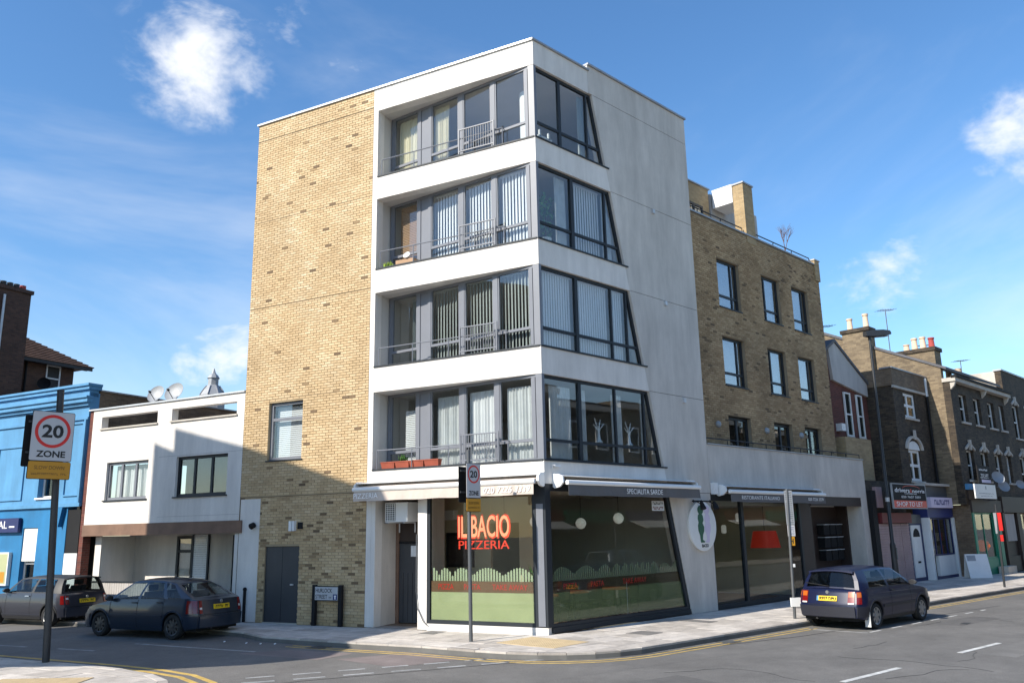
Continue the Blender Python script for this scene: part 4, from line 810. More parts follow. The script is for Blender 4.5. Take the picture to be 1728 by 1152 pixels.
for k, (a, b, mu) in enumerate(COLS):
    for j, (z0, z1) in enumerate(ROWS): m = M(); m.box(FK, a+.1, b-.1, -.36, -.34, z0+.1, z1-.1); tag(m.make('roller_blind', 'blind_grey', None), 'pale blind in the %s window of the %s row of the brown brick block' % (['left', 'middle', 'right'][k], ['upper', 'lower'][j]), 'blind')
bx('coping', 'lead', BK, FK, WX+.01, 17.1, -.36, .05, 12.662, 12.72); bx('end_pier', 'brick_pent', BK, FK, 17.0, 17.4, -.35, .06, 12.0, 12.85); bx('pier_cap', 'stone_trim', BK, FK, 16.96, 17.44, -.38, .09, 12.852, 12.9)
# roof: chimney-like pier, set-back storey, rails
bx('roof_pier', 'brick_pent', BK, FK, 11.78, 12.45, -.42, .012, 12.40, 14.72); bx('pier_cap', 'lead', BK, FK, 11.74, 12.5, -.46, .05, 14.722, 14.78)
FP = FAy(2.0); bx('penthouse_wall', 'brick_pent', BK, FP, WX+.3, 11.6, -3, 0, 12.7, 14.8)
bx('penthouse_coping', 'lead', BK, FP, WX+.3, 11.65, -3, .06, 14.802, 14.85); bx('penthouse_canopy', 'white_paint', BK, FX(11.75), 1.08, 1.93, -1.0, .0, 14.08, 14.80); bx('canopy_return', 'render_grey', BK, FP, 11.75, 15.2, -3, -.01, 12.7, 14.7)
pw = casement(BK, FP, 9.9, 11.1, 12.9, 14.0, .05, 'frame_dark', mull=(10.5,), fw=.09, name='penthouse_window')
rl = M()
for a, b in ((WX+.2, 11.7), (12.5, 16.9)):
    rl.tube([FK(a, -.12, 12.95), FK(b, -.12, 12.95)], .022, 6)
    n = int((b-a)/1.1)
    for k in range(n+1): rl.tube([FK(a+(b-a)*k/n, -.12, 12.72), FK(a+(b-a)*k/n, -.12, 12.95)], .016, 6)
rl.make('roof_rail', 'frame_dark', BK)
# bare sapling on the roof
tr = thing('bare_sapling', 'leafless sapling on the roof terrace beyond the brick pier', 'tree', (16.4, 1.5, 12.7)); m = M(); rr = random.Random(5)
def grow(m, p, d, l, r, n):
    q = p+d*l; m.tube([p, q], [r, r*.7], 5)
    if n:
        for k in range(3 if n > 1 else 2):
            e = (d+Vector((rr.uniform(-.5, .5), rr.uniform(-.5, .5), rr.uniform(-.05, .35)))).normalized(); grow(m, p+d*l*rr.uniform(.45, 1), e, l*rr.uniform(.6, .85), r*.62, n-1)
grow(m, Vector((16.3, 1.5, 12.7)), Vector((.15, 0, 1)).normalized(), .75, .025, 4); m.make('trunk', 'twig', tr)
# parapet and second shopfront
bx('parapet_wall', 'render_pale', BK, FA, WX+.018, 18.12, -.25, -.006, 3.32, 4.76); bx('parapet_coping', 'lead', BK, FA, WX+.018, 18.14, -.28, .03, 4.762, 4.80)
bx('terrace_deck', 'felt', BK, FA, WX+.02, 18.1, -.64, -.252, 3.9, 4.0)
rl = M(); rl.tube([FA(WX+.1, -.1, 4.97), FA(18.05, -.1, 4.97)], .018, 6)
for k in range(10): rl.tube([FA(WX+.15+k*1.2, -.1, 4.8), FA(WX+.15+k*1.2, -.1, 4.97)], .014, 6)
rl.make('parapet_rail', 'frame_dark', BK)
bx('end_pier', 'render_pale', BK, FA, 17.62, 18.12, -.6, -.006, 0, 3.318); bx('inner_pier', 'brown_dark', BK, FA, 12.75, 13.5, -.5, -.05, 0, 3.318)
S2 = M(); S2.box(FA, WX+.03, 12.75, -.15, -.05, 0, .14); S2.box(FA, WX+.03, 12.75, -.15, -.05, 3.1, 3.318); S2.box(FA, WX+.03, WX+.1, -.15, -.05, .14, 3.1); S2.box(FA, 8.86, 9.0, -.15, -.04, .14, 3.1); S2.box(FA, 12.62, 12.75, -.15, -.05, .14, 3.1); s2 = S2.make('shop_window', 'frame_dark', BK)
bx('pane', 'glass_shop', s2, FA, WX+.1, 8.86, -.10, -.09, .14, 3.1); bx('pane', 'glass_shop', s2, FA, 9.0, 12.62, -.10, -.09, .14, 3.1)
bx('shop_floor', 'interior_floor', BK, FA, WX+.05, 12.75, -5, -.16, -.05, .02); bx('shop_back_wall', 'interior', BK, FA, WX+.05, 13.4, -4.2, -4.0, .02, 3.0); bx('shop_side_wall', 'interior', BK, FX(13.3), .5, 4.0, .0, .15, .02, 3.0)
bx('porch_back', 'brown_dark', BK, FA, 13.5, 17.62, -1.15, -1.0, 0, 3.318); bx('porch_soffit', 'brown_dark', BK, FA, 13.5, 17.62, -1.0, -.26, 3.05, 3.2); bx('porch_side', 'brown_dark', BK, FX(17.62), .61, 1.0, .0, .1, 0, 3.05); bx('porch_fascia', 'brown_dark', BK, FA, 13.5, 17.62, -.2, -.03, 3.0, 3.318)
mb = thing('mailbox_bank', 'two rows of black mailboxes with pale tops in the dark porch', 'mailbox', (16.6, .95, 1.2))
for r_ in range(3):
    for c_ in range(3):
        x, z = 15.75+c_*.52, 1.05+r_*.46; o = bx('mailbox', 'black', mb, FA, x, x+.45, -.98, -.72, z, z+.36); bx('lid', 'metal_pale', o, FA, x-.01, x+.46, -.98, -.68, z+.362, z+.39)
awning(FA, 7.5, 13.75, 3.26, XA, 'grey awning lettered RISTORANTE ITALIANO over the second main road shopfront', [('RISTORANTE ITALIANO', 9.3, 2.3, .11, 0), ('020 7226 3339', 12.95, 1.1, .10, 0)], 'awning_grey_shaded')
m = M(); m.lathe((12.4, 1.3, 1.65), [(.62, 0), (.42, .62), (.40, .62), (.60, 0)], 24); ls = thing('lampshade', 'large red lampshade glowing inside the second shopfront', 'lamp', (11.9, 1.0, 1.6)); m = M(); m.lathe((11.9, 1.0, 1.62), [(.50, 0), (.38, .55), (.37, .55), (.49, 0)], 24); m.make('shade', 'shade_red', ls, smooth=40); m = M(); m.tube([(11.9, 1.0, 2.15), (11.9, 1.0, 3.0)], .01, 5); m.make('cord', 'black', ls)
for x, y, l in ((12.3, 2.2, 'upper'), (12.6, 3.0, 'lower')): m = M(); m.lathe((x, y, 2.5 if l == 'upper' else 2.1), [(.05, 0), (.09, .04), (.09, .26), (.05, .3)], 12); tag(m.make('wall_lantern', 'lamp_globe', None), '%s small bright lantern inside the second shopfront' % l, 'lamp')

# ------------------------------------------------------------------ low white building along the side street
WB = thing('white_low_building', 'low white rendered building with slotted parapet and brown beam beside the brick flank', 'building', FB(13, 0, 0))
SLOT = [(10.15, 12.95, 5.91, 6.29), (13.6, 16.3, 5.91, 6.29)]; WN = [(10.42, 12.6, 3.55, 4.76), (13.87, 15.85, 3.55, 4.76)]
m = M(); wallholes(m, FB, LBR+.012, 16.74, 2.79, 6.54, SLOT+WN, -.25, -.003); m.make('front_wall', 'render_white', WB)
bx('render_joint', 'render_grey', WB, FB, LBR+.02, 13.4, -.01, -.0015, 4.80, 4.815); bx('render_joint', 'render_grey', WB, FB, LBR+.02, 13.3, -.01, -.0015, 2.96, 2.972)
bx('coping', 'metal_pale', WB, FB, LBR+.012, 16.95, -.3, .05, 6.542, 6.59); bx('brick_edge', 'brick_red', WB, FB, 16.742, 16.93, -.3, -.02, 0, 6.54)
for a, b, z0, z1 in SLOT: bx('slot_sill', 'stone_trim', WB, FB, a-.04, b+.04, -.26, .05, z0-.05, z0-.002)
for j, (a, b, z0, z1) in enumerate(WN):
    casement(WB, FB, a, b, z0, z1, -.09, 'frame_grey' if j else 'frame_dark', mull=(a+(b-a)/3, a+2*(b-a)/3), fw=.085); bx('window_sill', 'frame_dark', WB, FB, a-.05, b+.05, -.1, .04, z0-.04, z0-.002)  # same frames: paler copy in the sunlit window, dark copy in the shaded one
curtain(FB, 13.95, 15.7, -.3, 3.65, 4.66, 'blind_white', 'white curtain in the sunlit first floor window of the low white building', 14)
bx('beam', 'timber', WB, FB, 9.70, 16.74, -.3, .045, 2.43, 2.788); bx('pier', 'render_white', WB, FB, 9.796, 9.98, -.3, -.01, 0, 2.428)
bx('roof_deck', 'felt', WB, FB, LBR+.05, 16.8, -9, -.252, 5.2, 5.3); bx('room_ceiling', 'interior_pale', WB, FB, LBR+.05, 16.5, -5, -.252, 2.6, 2.788); bx('room_back', 'interior_pale', WB, FB, LBR+.05, 16.5, -4, -3.8, 2.8, 5.19)
m = M(); m.box(FB, LBR+.05, 16.5, -1.75, -1.6, 0, 2.6); m.make('porch_back_wall', 'render_white', WB); bx('porch_side', 'render_white', WB, FB, 16.2, 16.5, -1.6, -.31, 0, 2.42)
for a, b in ((10.15, 11.6), (12.7, 14.1)): casement(WB, FB, a, b, .05, 2.38, -1.52, 'frame_dark', mull=((a+b)/2,), trans=(1.9,), fw=.09, name='glazed_door')
pc_ = thing('perforated_screen', 'white perforated metal screen standing in the porch behind the blue car', 'screen', FB(12.4, -.9, 0)); m = M()
for k in range(12): m.box(FB, 12.0+k*.055, 12.0+k*.055+.025, -.92, -.905, .05, 2.4)
for k in range(36): m.box(FB, 12.0, 12.63, -.919, -.906, .06+k*.066, .06+k*.066+.03)
m.make('mesh', 'white_paint', pc_)
for s in (11.98, 12.65): bx('screen_post', 'frame_dark', pc_, FB, s-.03, s+.03, -.94, -.88, 0, 2.42)
fw_ = thing('boundary_fence', 'low grey boarded fence with brick pier along the porch edge', 'fence', FB(14, -.15, 0)); bx('brick_pier', 'brick_pent', fw_, FB, 13.0, 13.25, -.28, -.03, 0, 1.05)
for k in range(27): bx('board', 'render_grey', fw_, FB, 13.3+k*.11, 13.3+k*.11+.1, -.16, -.13, .03, .98+.01*(k % 3))
for k in range(8): bx('board', 'render_grey', fw_, FB, 12.0+k*.115, 12.0+k*.115+.105, -.16, -.13, .03, .98)
bx('top_rail', 'frame_dark', fw_, FB, 12.0, 16.3, -.18, -.11, .992, 1.03)
m = M(); m.tube([FB(9.45, .02, .0), FB(9.45, .02, .85)], .045, 8); m.lathe(FB(9.45, .02, .85), [(.055, 0), (.055, .05), (.03, .08)], 10); tag(m.make('bollard', 'black', None), 'short black bollard against the white pier behind the blue car', 'bollard')
m = M(); c = FB(9.2, .1, 2.62); m.lathe(c, [(.0, -.1), (.08, -.06), (.09, .06), (.04, .1)], 12, (NO-Z3*.4).normalized()); m.tube([FB(9.2, .0, 2.66), c], .02, 6); tag(m.make('floodlight', 'black', None), 'small black floodlight on the white pier left of the brick flank', 'floodlight')
# satellite dishes
def dish(p, d, r, label):
    t = thing('satellite_dish', label, 'satellite dish', p, 'dishes on the low white roof'); d = Vector(d).normalized(); c = Vector(p)+Z3*.42; m = M()
    m.lathe(c, [(.03, -.02), (r*.5, .02), (r*.85, .07), (r, .11), (r, .118), (r*.85, .08), (r*.5, .03), (.03, -.005)], 26, d); m.make('reflector', 'far_grey', t, smooth=40)
    m = M(); m.tube([c-d*.03-Z3*.42, c-d*.03], .025, 8); m.make('mast', 'frame_dark', t); m = M(); e = c+d*.42-Z3*.1; m.tube([c-Z3*r*.8+d*.08, e], .012, 6); m.lathe(e, [(.03, -.05), (.04, .04), (.0, .06)], 8, -d); m.make('feed_arm', 'frame_dark', t)
for p, s_, l in (((14.35, -.55), .31, 'left of the two satellite dishes on the low white roof'), ((13.55, -.6), .34, 'right of the two satellite dishes on the low white roof')): dish(FB(p[0], p[1], 6.50), (-.85, -.45, .42), s_, l)

# ------------------------------------------------------------------ blue painted building
BL = thing('blue_building', 'bright blue painted two storey corner building with moulded cornice', 'building', FB(21, 0, 0))
OPB = [(18.55, 19.35, 3.75, 5.9), (19.15, 19.95, .4, 2.75), (22.2, 23.1, 3.75, 5.9), (22.3, 23.2, .4, 2.75)]
m = M(); wallholes(m, FB, 17.0, 26, 3.42, 7.2, OPB, -.35, -.0); m.make('upper_wall', 'blue_light', BL); m = M(); wallholes(m, FB, 17.65, 26, 0, 3.418, OPB, -.35, -.02); m.make('lower_wall', 'blue_deep', BL)
bx('shop_end', 'black', BL, FB, 17.0, 17.648, -.3, -.04, 1.9, 3.3); bx('shop_end_panel', 'white_paint', BL, FB, 17.0, 17.648, -.3, -.03, 0, 1.898)
for z0, z1, p in ((6.28, 6.36, .06), (6.75, 6.86, .10), (6.86, 7.0, .2), (7.0, 7.06, .26), (7.3, 7.42, .14), (7.42, 7.5, .2)): bx('cornice', 'blue_light', BL, FB, 17.0-p*.6, 26, .001 if z1 < 7.1 else -.35, p, z0+.001, z1)
bx('parapet', 'blue_light', BL, FB, 17.0, 26, -.3, .05, 7.061, 7.299); bx('string_course', 'blue_light', BL, FB, 16.98, 26, .001, .07, 3.40, 3.52)
for a, b, z0, z1 in ((17.15, 17.95, 3.75, 6.2), (20.2, 21.8, 3.7, 5.6), (23.5, 25.5, 3.7, 5.6)):
    for q in ((a, b, z0, z0+.05), (a, b, z1-.05, z1), (a, a+.05, z0+.05, z1-.05), (b-.05, b, z0+.05, z1-.05)): bx('panel_moulding', 'blue_light', BL, FB, q[0], q[1], .001, .045, q[2], q[3])
bx('corner_pilaster', 'blue_light', BL, FB, 17.02, 17.10, .002, .08, 3.53, 6.27)
m = M(); pr = [(17.75, 3.39), (18.05, 3.39), (17.98, 3.1), (17.92, 2.85), (17.90, 2.75), (17.88, 2.85), (17.82, 3.1)]; m.prism(FB, pr, -.018, .12); m.make('corbel', 'blue_deep', BL)
for a, b, z0, z1 in OPB:
    casement(BL, FB, a, b, z0, z1, -.18, 'white_paint', trans=((z0+z1)/2,), fw=.06, gl='glass_old', name='sash_window'); bx('window_sill', 'white_paint' if z0 > 3 else 'blue_deep', BL, FB, a-.06, b+.06, -.17, .06, z0-.06, z0-.002)
bx('window_back', 'joint_dark', BL, FB, 17.1, 26, -1.0, -.9, 0, 7)
bx('roller_shutter', 'white_paint', BL, FB, 19.16, 19.94, -.12, -.06, 1.65, 2.74); bx('side_wall', 'brick_flank', BL, FB, 17.0, 17.3, -9, -.351, 5.0, 7.28); bx('side_coping', 'lead', BL, FB, 16.95, 17.35, -9, -.351, 7.282, 7.33)
bs = thing('shop_sign', 'dark blue shop sign with white letters on the blue building', 'sign', FB(21.5, .0, 2.9)); bx('panel', 'blue_navy', bs, FB, 20.05, 23.5, .0, .12, 2.62, 3.10); text('AL', 'text_white', FB(20.92, .122, 2.88), XB, Z3, .5, .25, .004, bs); bx('underline', 'text_white', bs, FB, 20.25, 20.55, .121, .124, 2.78, 2.83)
pb = thing('poster_case', 'glazed poster case with yellow print on the blue wall', 'poster', FB(20.9, 0, 1.2)); bx('case', 'white_paint', pb, FB, 20.42, 21.3, -.018, .10, .85, 1.95); bx('print', 'film_green', pb, FB, 20.47, 21.25, .101, .104, .9, 1.9); bx('print_spot', 'sign_yellow', pb, FB, 20.55, 20.9, .105, .107, .95, 1.3)

# brown house behind the blue building
HS = thing('brown_brick_house', 'dark brown brick house with tiled hip roof and tall chimney behind the blue building', 'house', FB(27, -4, 0)); FS = lambda o, d, z: FB(25-d, -o, z)     # faces back down the street
bx('wall', 'brick_house', HS, FS, .2, 4.72, -7, 0, 0, 9.75); bx('wall_band', 'brick_house', HS, FS, .2, 2.1, .0, .25, 0, 10.0)
m = M(); ev = [FS(-.6, .45, 9.72), FS(5.3, .45, 9.72), FS(5.3, -7.4, 9.72), FS(-.6, -7.4, 9.72)]; rd = [FS(.9, -2.6, 11.55), FS(1.4, -2.6, 11.55), FS(1.4, -4, 11.55), FS(.9, -4, 11.55)]
ev = [FS(-.6, .45, 9.70), FS(5.35, .45, 9.70), FS(5.35, -7.4, 9.70), FS(-.6, -7.4, 9.70)]; rd = [FS(1.2, -1.3, 11.2), FS(2.0, -1.3, 11.2), FS(2.0, -5.5, 11.2), FS(1.2, -5.5, 11.2)]; m.loft(ev, rd); rf = m.make('roof', 'roof_tile', HS)
for k in range(16):                                                   # tile courses as raised rows on the two visible slopes
    t0 = k/16; t1 = t0+.052; m = M()
    for A_, B_, C_, E_ in ((ev[0], ev[1], rd[0], rd[1]), (ev[1], ev[2], rd[1], rd[2])):
        n_ = (B_-A_).cross(C_-A_).normalized(); n_ = n_ if n_.z > 0 else -n_; p = [A_.lerp(C_, t0), B_.lerp(E_, t0), B_.lerp(E_, t1), A_.lerp(C_, t1)]; m.loft([q+n_*.004 for q in p], [p[0]+n_*.05, p[1]+n_*.05, p[2]+n_*.015, p[3]+n_*.015])
    m.make('tile_course', 'roof_tile', rf)
bx('fascia', 'trim_black', HS, FS, -.55, 5.3, .40, .44, 9.56, 9.698); bx('soffit', 'trim_black', HS, FS, -.55, 5.3, .0, .399, 9.62, 9.698)
ch = bx('chimney_stack', 'brick_house', HS, FS, .35, 1.85, .26, 1.0, 6, 12.15); bx('chimney_cap', 'brick_house', ch, FS, .28, 1.92, .2, 1.07, 12.152, 12.3)
for k in range(5): m = M(); m.lathe(FS(.6+k*.27, .65, 12.3), [(.10, 0), (.13, .04), (.11, .2), (.12, .24)], 10); m.make('chimney_pot', 'trim_black' if k < 4 else 'pot_red', ch, smooth=50)
m = M(); m.tube([FS(.75, 1.06, 11.9), FS(.75, 1.06, 7)], .05, 8); m.make('drainpipe', 'metal_pale', HS); m = M(); m.tube([FS(2.55, .06, 9.6), FS(2.55, .06, 6)], .045, 8); m.make('drainpipe', 'black', HS)
casement(HS, FS, 3.45, 4.1, 8.4, 9.62, .03, 'white_paint', trans=(9.05,), fw=.06, dep=.1, gl='glass_old', name='sash_window'); bx('window_reveal', 'joint_dark', HS, FS, 3.45, 4.1, -.01, .001, 8.4, 9.62)
m = M(); m.lathe(FS(3.2, .35, 8.72), [(.03, 0), (.2, .05), (.25, .1), (.2, .06), (.03, .01)], 18, (NO*.7-D).normalized()); m.tube([FS(3.2, .02, 8.72), FS(3.2, .35, 8.72)], .02, 6); tag(m.make('small_dish', 'black', None), 'small black satellite dish beside the sash window of the brown house', 'satellite dish')
# lead cupola far behind
cu = thing('lead_cupola', 'small grey lead cupola rising behind the low white roof', 'cupola', FB(22, -9.8, 8)); c = FB(22, -9.8, 0); m = M(); m.lathe(c, [(.62, 6.0), (.60, 8.85), (.45, 9.1), (.30, 9.3), (.25, 9.35), (.25, 9.65), (.3, 9.67), (.22, 9.8), (.1, 9.92), (.03, 10.15)], 8); m.make('dome', 'far_grey', cu); 
for k in range(8): a = k*PI/4; m = M(); m.tube([c+Vector((math.cos(a)*r_, math.sin(a)*r_, z)) for r_, z in ((.62, 8.85), (.47, 9.1), (.32, 9.3))], .025, 5); m.make('rib', 'lead', cu)
bx('chimney_far', 'brick_pent', None, FB, 15.2, 15.8, -11, -10.4, 4, 7.5); o = bpy.data.objects['chimney_far']; o.name = 'far_chimney'; tag(o, 'small pale chimney glimpsed through the right slot of the white parapet', 'chimney')

# ------------------------------------------------------------------ terrace along the main road beyond
def window(parent, F, a, b, z0, z1, o=-.1, fr='white_paint', sill='stone_trim', head=None, mull=(), trans=None, fw=.06):
    w = casement(parent, F, a, b, z0, z1, o, fr, 'glass_old', mull, (trans,) if trans else ((z0+z1)/2,), fw, .07, 'sash_window'); bx('sill', sill, w, F, a-.08, b+.08, o-.02, .08, z0-.09, z0-.002)
    if head == 'key':
        m = M(); c = (a+b)/2; m.prism(F, [(c-.07, z1+.02), (c+.07, z1+.02), (c+.10, z1+.48), (c-.10, z1+.48)], .001, .10)
        for e in (-1, 1): m.prism(F, [(c+e*.105, z1+.22), (c+e*.105, z1+.33), (c+e*.62, z1+.10), (c+e*.60, z1+.0)][::e], .001, .07)
        m.make('keystone_hood', 'stone_trim', w)
    return w
# recessed gable house with red brick front
GH = thing('gabled_house', 'narrow red brick house with white gable set back beside the brown block', 'house', (19.5, 1.2, 0)); FH = FAy(1.15)
gp = [(17.4, 4.0), (22.0, 4.0), (22.0, 8.2), (19.0, 9.75), (17.4, 8.9)]
m = M(); m.prism(FH, gp, -6, 0); m.make('front_wall', 'brick_red', GH); m = M(); m.prism(FH, [(18.6, 8.15), (21.9, 7.75), (21.9, 8.35), (19.0, 9.8), (18.4, 9.5)], .001, .12); m.make('painted_gable', 'render_grey', GH)
m = M(); m.prism(FH, [(22.1, 8.32), (19.0, 9.93), (17.4, 9.05), (17.4, 8.92), (19.0, 9.80), (22.1, 8.2)], -6, .18); m.make('roof_edge', 'slate', GH)
for a, b in ((19.55, 20.15), (20.75, 21.3)):
    bx('window_reveal', 'joint_dark', GH, FH, a, b, .001, .006, 5.9, 7.75); window(GH, FH, a, b, 5.9, 7.75, .09)
bx('lower_parapet', 'brick_pent', GH, FAy(.6), 18.15, 20.6, -.5, 0, 4.0, 5.75); bx('junction_box', 'white_plastic', GH, FH, 18.65, 19.0, .001, .25, 6.05, 6.35)
# dark sooty house
DH = thing('sooty_brick_house', 'dark sooty brick house with flat parapet and arched first floor window', 'house', (24, 0, 0))
hol = [(23.1, 24.45, 6.85, 7.95), (22.95, 24.25, 4.1, 5.45)]
m = M(); wallholes(m, FA, 22.0, 26.0, 3.2, 8.15, hol, -.3, 0); m.make('front_wall', 'brick_sooty', DH); bx('flank_wall', 'brick_sooty', DH, FX(22.0), .301, 8, -.3, -.001, 3.2, 8.15)
bx('parapet', 'brick_flank', DH, FA, 21.94, 26.0, -.4, .06, 8.151, 8.9); bx('parapet_flank', 'brick_flank', DH, FX(21.94), .401, 8, -.3, 0, 8.151, 8.9); bx('coping', 'lead', DH, FA, 21.9, 26.05, -.44, .1, 8.902, 8.96); bx('roof_deck', 'felt', DH, FA, 22.3, 26, -8, -.4, 8.3, 8.4); bx('ledge', 'stone_trim', DH, FA, 21.92, 26.0, .001, .09, 8.05, 8.15)
for a, b, z0, z1 in hol:
    w = window(DH, FA, a, b, z0, z1, -.06, mull=((a+b)/2-.15,), fw=.12); m = M(); m.box(FA, a+.1, (a+b)/2-.2, -.22, -.2, z0+.05, z1-.05); tag(m.make('curtain', 'blind_white', None), 'white curtain in the left half of the %s window of the sooty house' % ('upper' if z0 > 6 else 'arched'), 'curtain'); bx('dark_room', 'joint_dark', DH, FA, a-.1, b+.1, -.9, -.85, z0-.1, z1+.1)
m = M(); c = 23.6; n = 12
m.loft([FA(c+.65*math.cos(PI*k/n), .0, 5.45+.38*math.sin(PI*k/n)) for k in range(n+1)], [FA(c+.65*math.cos(PI*k/n), .012, 5.45+.38*math.sin(PI*k/n)) for k in range(n+1)]); m.make('arched_head', 'white_paint', DH)
m = M()
for k in range(n): a0, a1 = PI*k/n, PI*(k+1)/n; m.loft([FA(c+r_*math.cos(a), .001, 5.47+r_*.62*math.sin(a)) for r_, a in ((.78, a0), (.95, a0), (.95, a1), (.78, a1))], [FA(c+r_*math.cos(a), .09, 5.47+r_*.62*math.sin(a)) for r_, a in ((.78, a0), (.95, a0), (.95, a1), (.78, a1))])
m.box(FA, c-.12, c+.12, .0905, .14, 5.9, 6.3); m.make('hood_mould', 'stone_trim', DH)
m = M(); m.tube([FA(25.75, .09, 8.0), FA(25.75, .09, 3.4)], .06, 8); m.make('drainpipe', 'black', DH); m = M(); m.tube([FA(25.75, .09, 8.85), FA(25.75, .09, 8.0)], .07, 8); m.make('drainpipe', 'metal_pale', DH)
# lit flank gable with chimneys, then the pair of terrace houses
TH_ = thing('terrace_house_pair', 'pair of sooty terrace houses with keystone windows and a lit brick flank', 'house', (30, -1.1, 0)); FT = FAy(-1.05)
WT = [(27.0, 28.0), (29.0, 30.0), (31.1, 32.1), (32.9, 33.7)]; hol = [(a, b, 6.85, 8.15) for a, b in WT]+[(a, b, 4.2, 5.55) for a, b in WT]
m = M(); wallholes(m, FT, 26.001, 34.2, 3.1, 8.6, hol, -.3, 0); m.make('front_wall', 'brick_sooty', TH_)
m = M(); m.prism(FX(26.0), [(-.75, 3.1), (9, 3.1), (9, 10.9), (5.2, 12.1), (-.75, 9.3)], -.3, 0); fl = m.make('flank_gable', 'brick_stock', TH_); m = M(); m.prism(FX(26.0), [(-1.0, 9.18), (5.2, 12.12), (9, 10.9), (9, 11.02), (5.2, 12.26), (-1.0, 9.3)], -8, .06); m.make('roof', 'slate', TH_)
bx('cornice', 'stone_trim', TH_, FT, 25.95, 34.25, -.3, .28, 8.602, 8.78); bx('gutter', 'black', TH_, FT, 25.9, 34.25, .1, .36, 8.782, 8.88)
for x in (26.1, 30.4, 34.0): m = M(); m.prism(FX(x), [(-1.06, 8.598), (-1.30, 8.598), (-1.22, 8.4), (-1.06, 8.25)], -.08, .08); m.make('corbel', 'stone_trim', TH_)
for k, (a, b) in enumerate(WT):
    window(TH_, FT, a, b, 6.85, 8.15, -.14); window(TH_, FT, a, b, 4.2, 5.55, -.14, head='key')
bx('dark_room', 'joint_dark', TH_, FT, 26.3, 34.1, -1.0, -.9, 3.2, 8.6)
for y0, y1, zb, zt, pots in ((2.15, 3.45, 8.42, 11.55, [('pot_buff', .62), ('pot_buff', .72)]), (-.5, 1.15, 9.0, 10.2, [('pot_buff', .35), ('pot_buff', .6), ('pot_buff', .6), ('pot_red', .5)])):
    c = bx('chimney_stack', 'brick_stock', TH_, FX(25.97), y0, y1, -1.1 if zb > 8.5 else -.298, -.302 if zb > 8.5 else .42, zb, zt); bx('chimney_cap', 'brick_sooty', c, FX(25.97), y0-.07, y1+.07, *((-1.18, -.24) if zb > 8.5 else (-.36, .49)), zt+.002, zt+.18)
    for k, (mt, h) in enumerate(pots):
        y = y1-.3-k*((y1-y0-.5)/max(1, len(pots)-1)); m = M(); m.lathe((26.65 if zb > 8.5 else 25.9, y, zt+.18), [(.17, 0), (.14, .06), (.12, h*.85), (.15, h*.87), (.15, h)], 12); m.make('chimney_pot', mt, c, smooth=40)
def aerial(p, h, label):
    t = thing('tv_aerial', label, 'aerial', p); p = Vector(p); m = M(); m.tube([p, p+Z3*h], .022, 6); m.make('mast', 'pole_grey', t); m = M(); m.tube([p+Z3*h+Vector((-.4, .2, 0)), p+Z3*h+Vector((.5, -.2, .1))], .012, 5)
    for k in range(6): q = p+Z3*h+Vector((-.35+k*.16, .17-k*.07, .02*k)); m.tube([q-Vector((.1, .25, 0)), q+Vector((.1, .25, 0))], .008, 4)
    m.make('elements', 'pole_grey', t)
aerial((26.3, 1.5, 10.4), 2.1, 'tall television aerial left of the four-pot chimney'); aerial((19.4, 1.6, 9.6), 1.0, 'small aerial above the white gable'); aerial((33, 2.2, 10.2), 1.6, 'branching aerial behind the two far chimney pots'); aerial((35.5, 1.2, 10.1), 1.0, 'short aerial on the far right roof')
m = M(); m.lathe((24.2, 2.6, 8.4), [(.75, 0), (.70, .4), (.5, .75), (.2, .92), (.02, .96)], 20); tag(m.make('roof_dome', 'white_paint', None, smooth=60), 'white rounded rooflight behind the sooty parapet', 'rooflight')
m = M(); m.lathe((25.2, .9, 8.9), [(.03, 0), (.25, .05), (.35, .12), (.25, .07)], 18, (-.6, -.6, .4)); m.tube([(25.3, 1, 8.4), (25.2, .95, 8.9)], .02, 6); tag(m.make('roof_dish', 'pole_grey', None), 'grey satellite dish on the roof of the sooty house', 'satellite dish')
# far right taller house
FRH = thing('far_terrace_house', 'taller dark brick house with pale hooded windows at the right edge', 'house', (38, -1.1, 0)); WT2 = [(35.3, 36.3), (37.6, 38.6), (39.9, 40.9)]; hol = [(a, b, 6.6, 8.35) for a, b in WT2]+[(a, b, 3.9, 5.6) for a, b in WT2]
m = M(); wallholes(m, FT, 34.21, 46, 3.1, 10.1, hol, -.3, 0); m.make('front_wall', 'brick_sooty', FRH); bx('flank_wall', 'stone_trim', FRH, FX(34.21), -.749, 7, -.3, -.001, 8.0, 10.1); bx('coping', 'lead', FRH, FT, 34.15, 46, -.35, .06, 10.102, 10.18)
for a, b in WT2: window(FRH, FT, a, b, 6.6, 8.35, -.1, head='key'); window(FRH, FT, a, b, 3.9, 5.6, -.1, head='key')
bx('dark_room', 'joint_dark', FRH, FT, 34.4, 45, -1, -.9, 3.2, 9.8); bx('roof_deck', 'felt', FRH, FT, 34.5, 46, -8, -.3, 9.5, 9.6)
for y in (1.3, .8): m = M(); m.lathe((33.6, y, 9.6), [(.2, 0), (.16, .08), (.15, .75), (.18, .8)], 12); m.make('chimney_pot', 'pot_buff', FRH, smooth=40)
bx('chimney_stack', 'brick_stock', FRH, FX(33.3), .4, 1.7, -.7, 0, 8.9, 9.598)

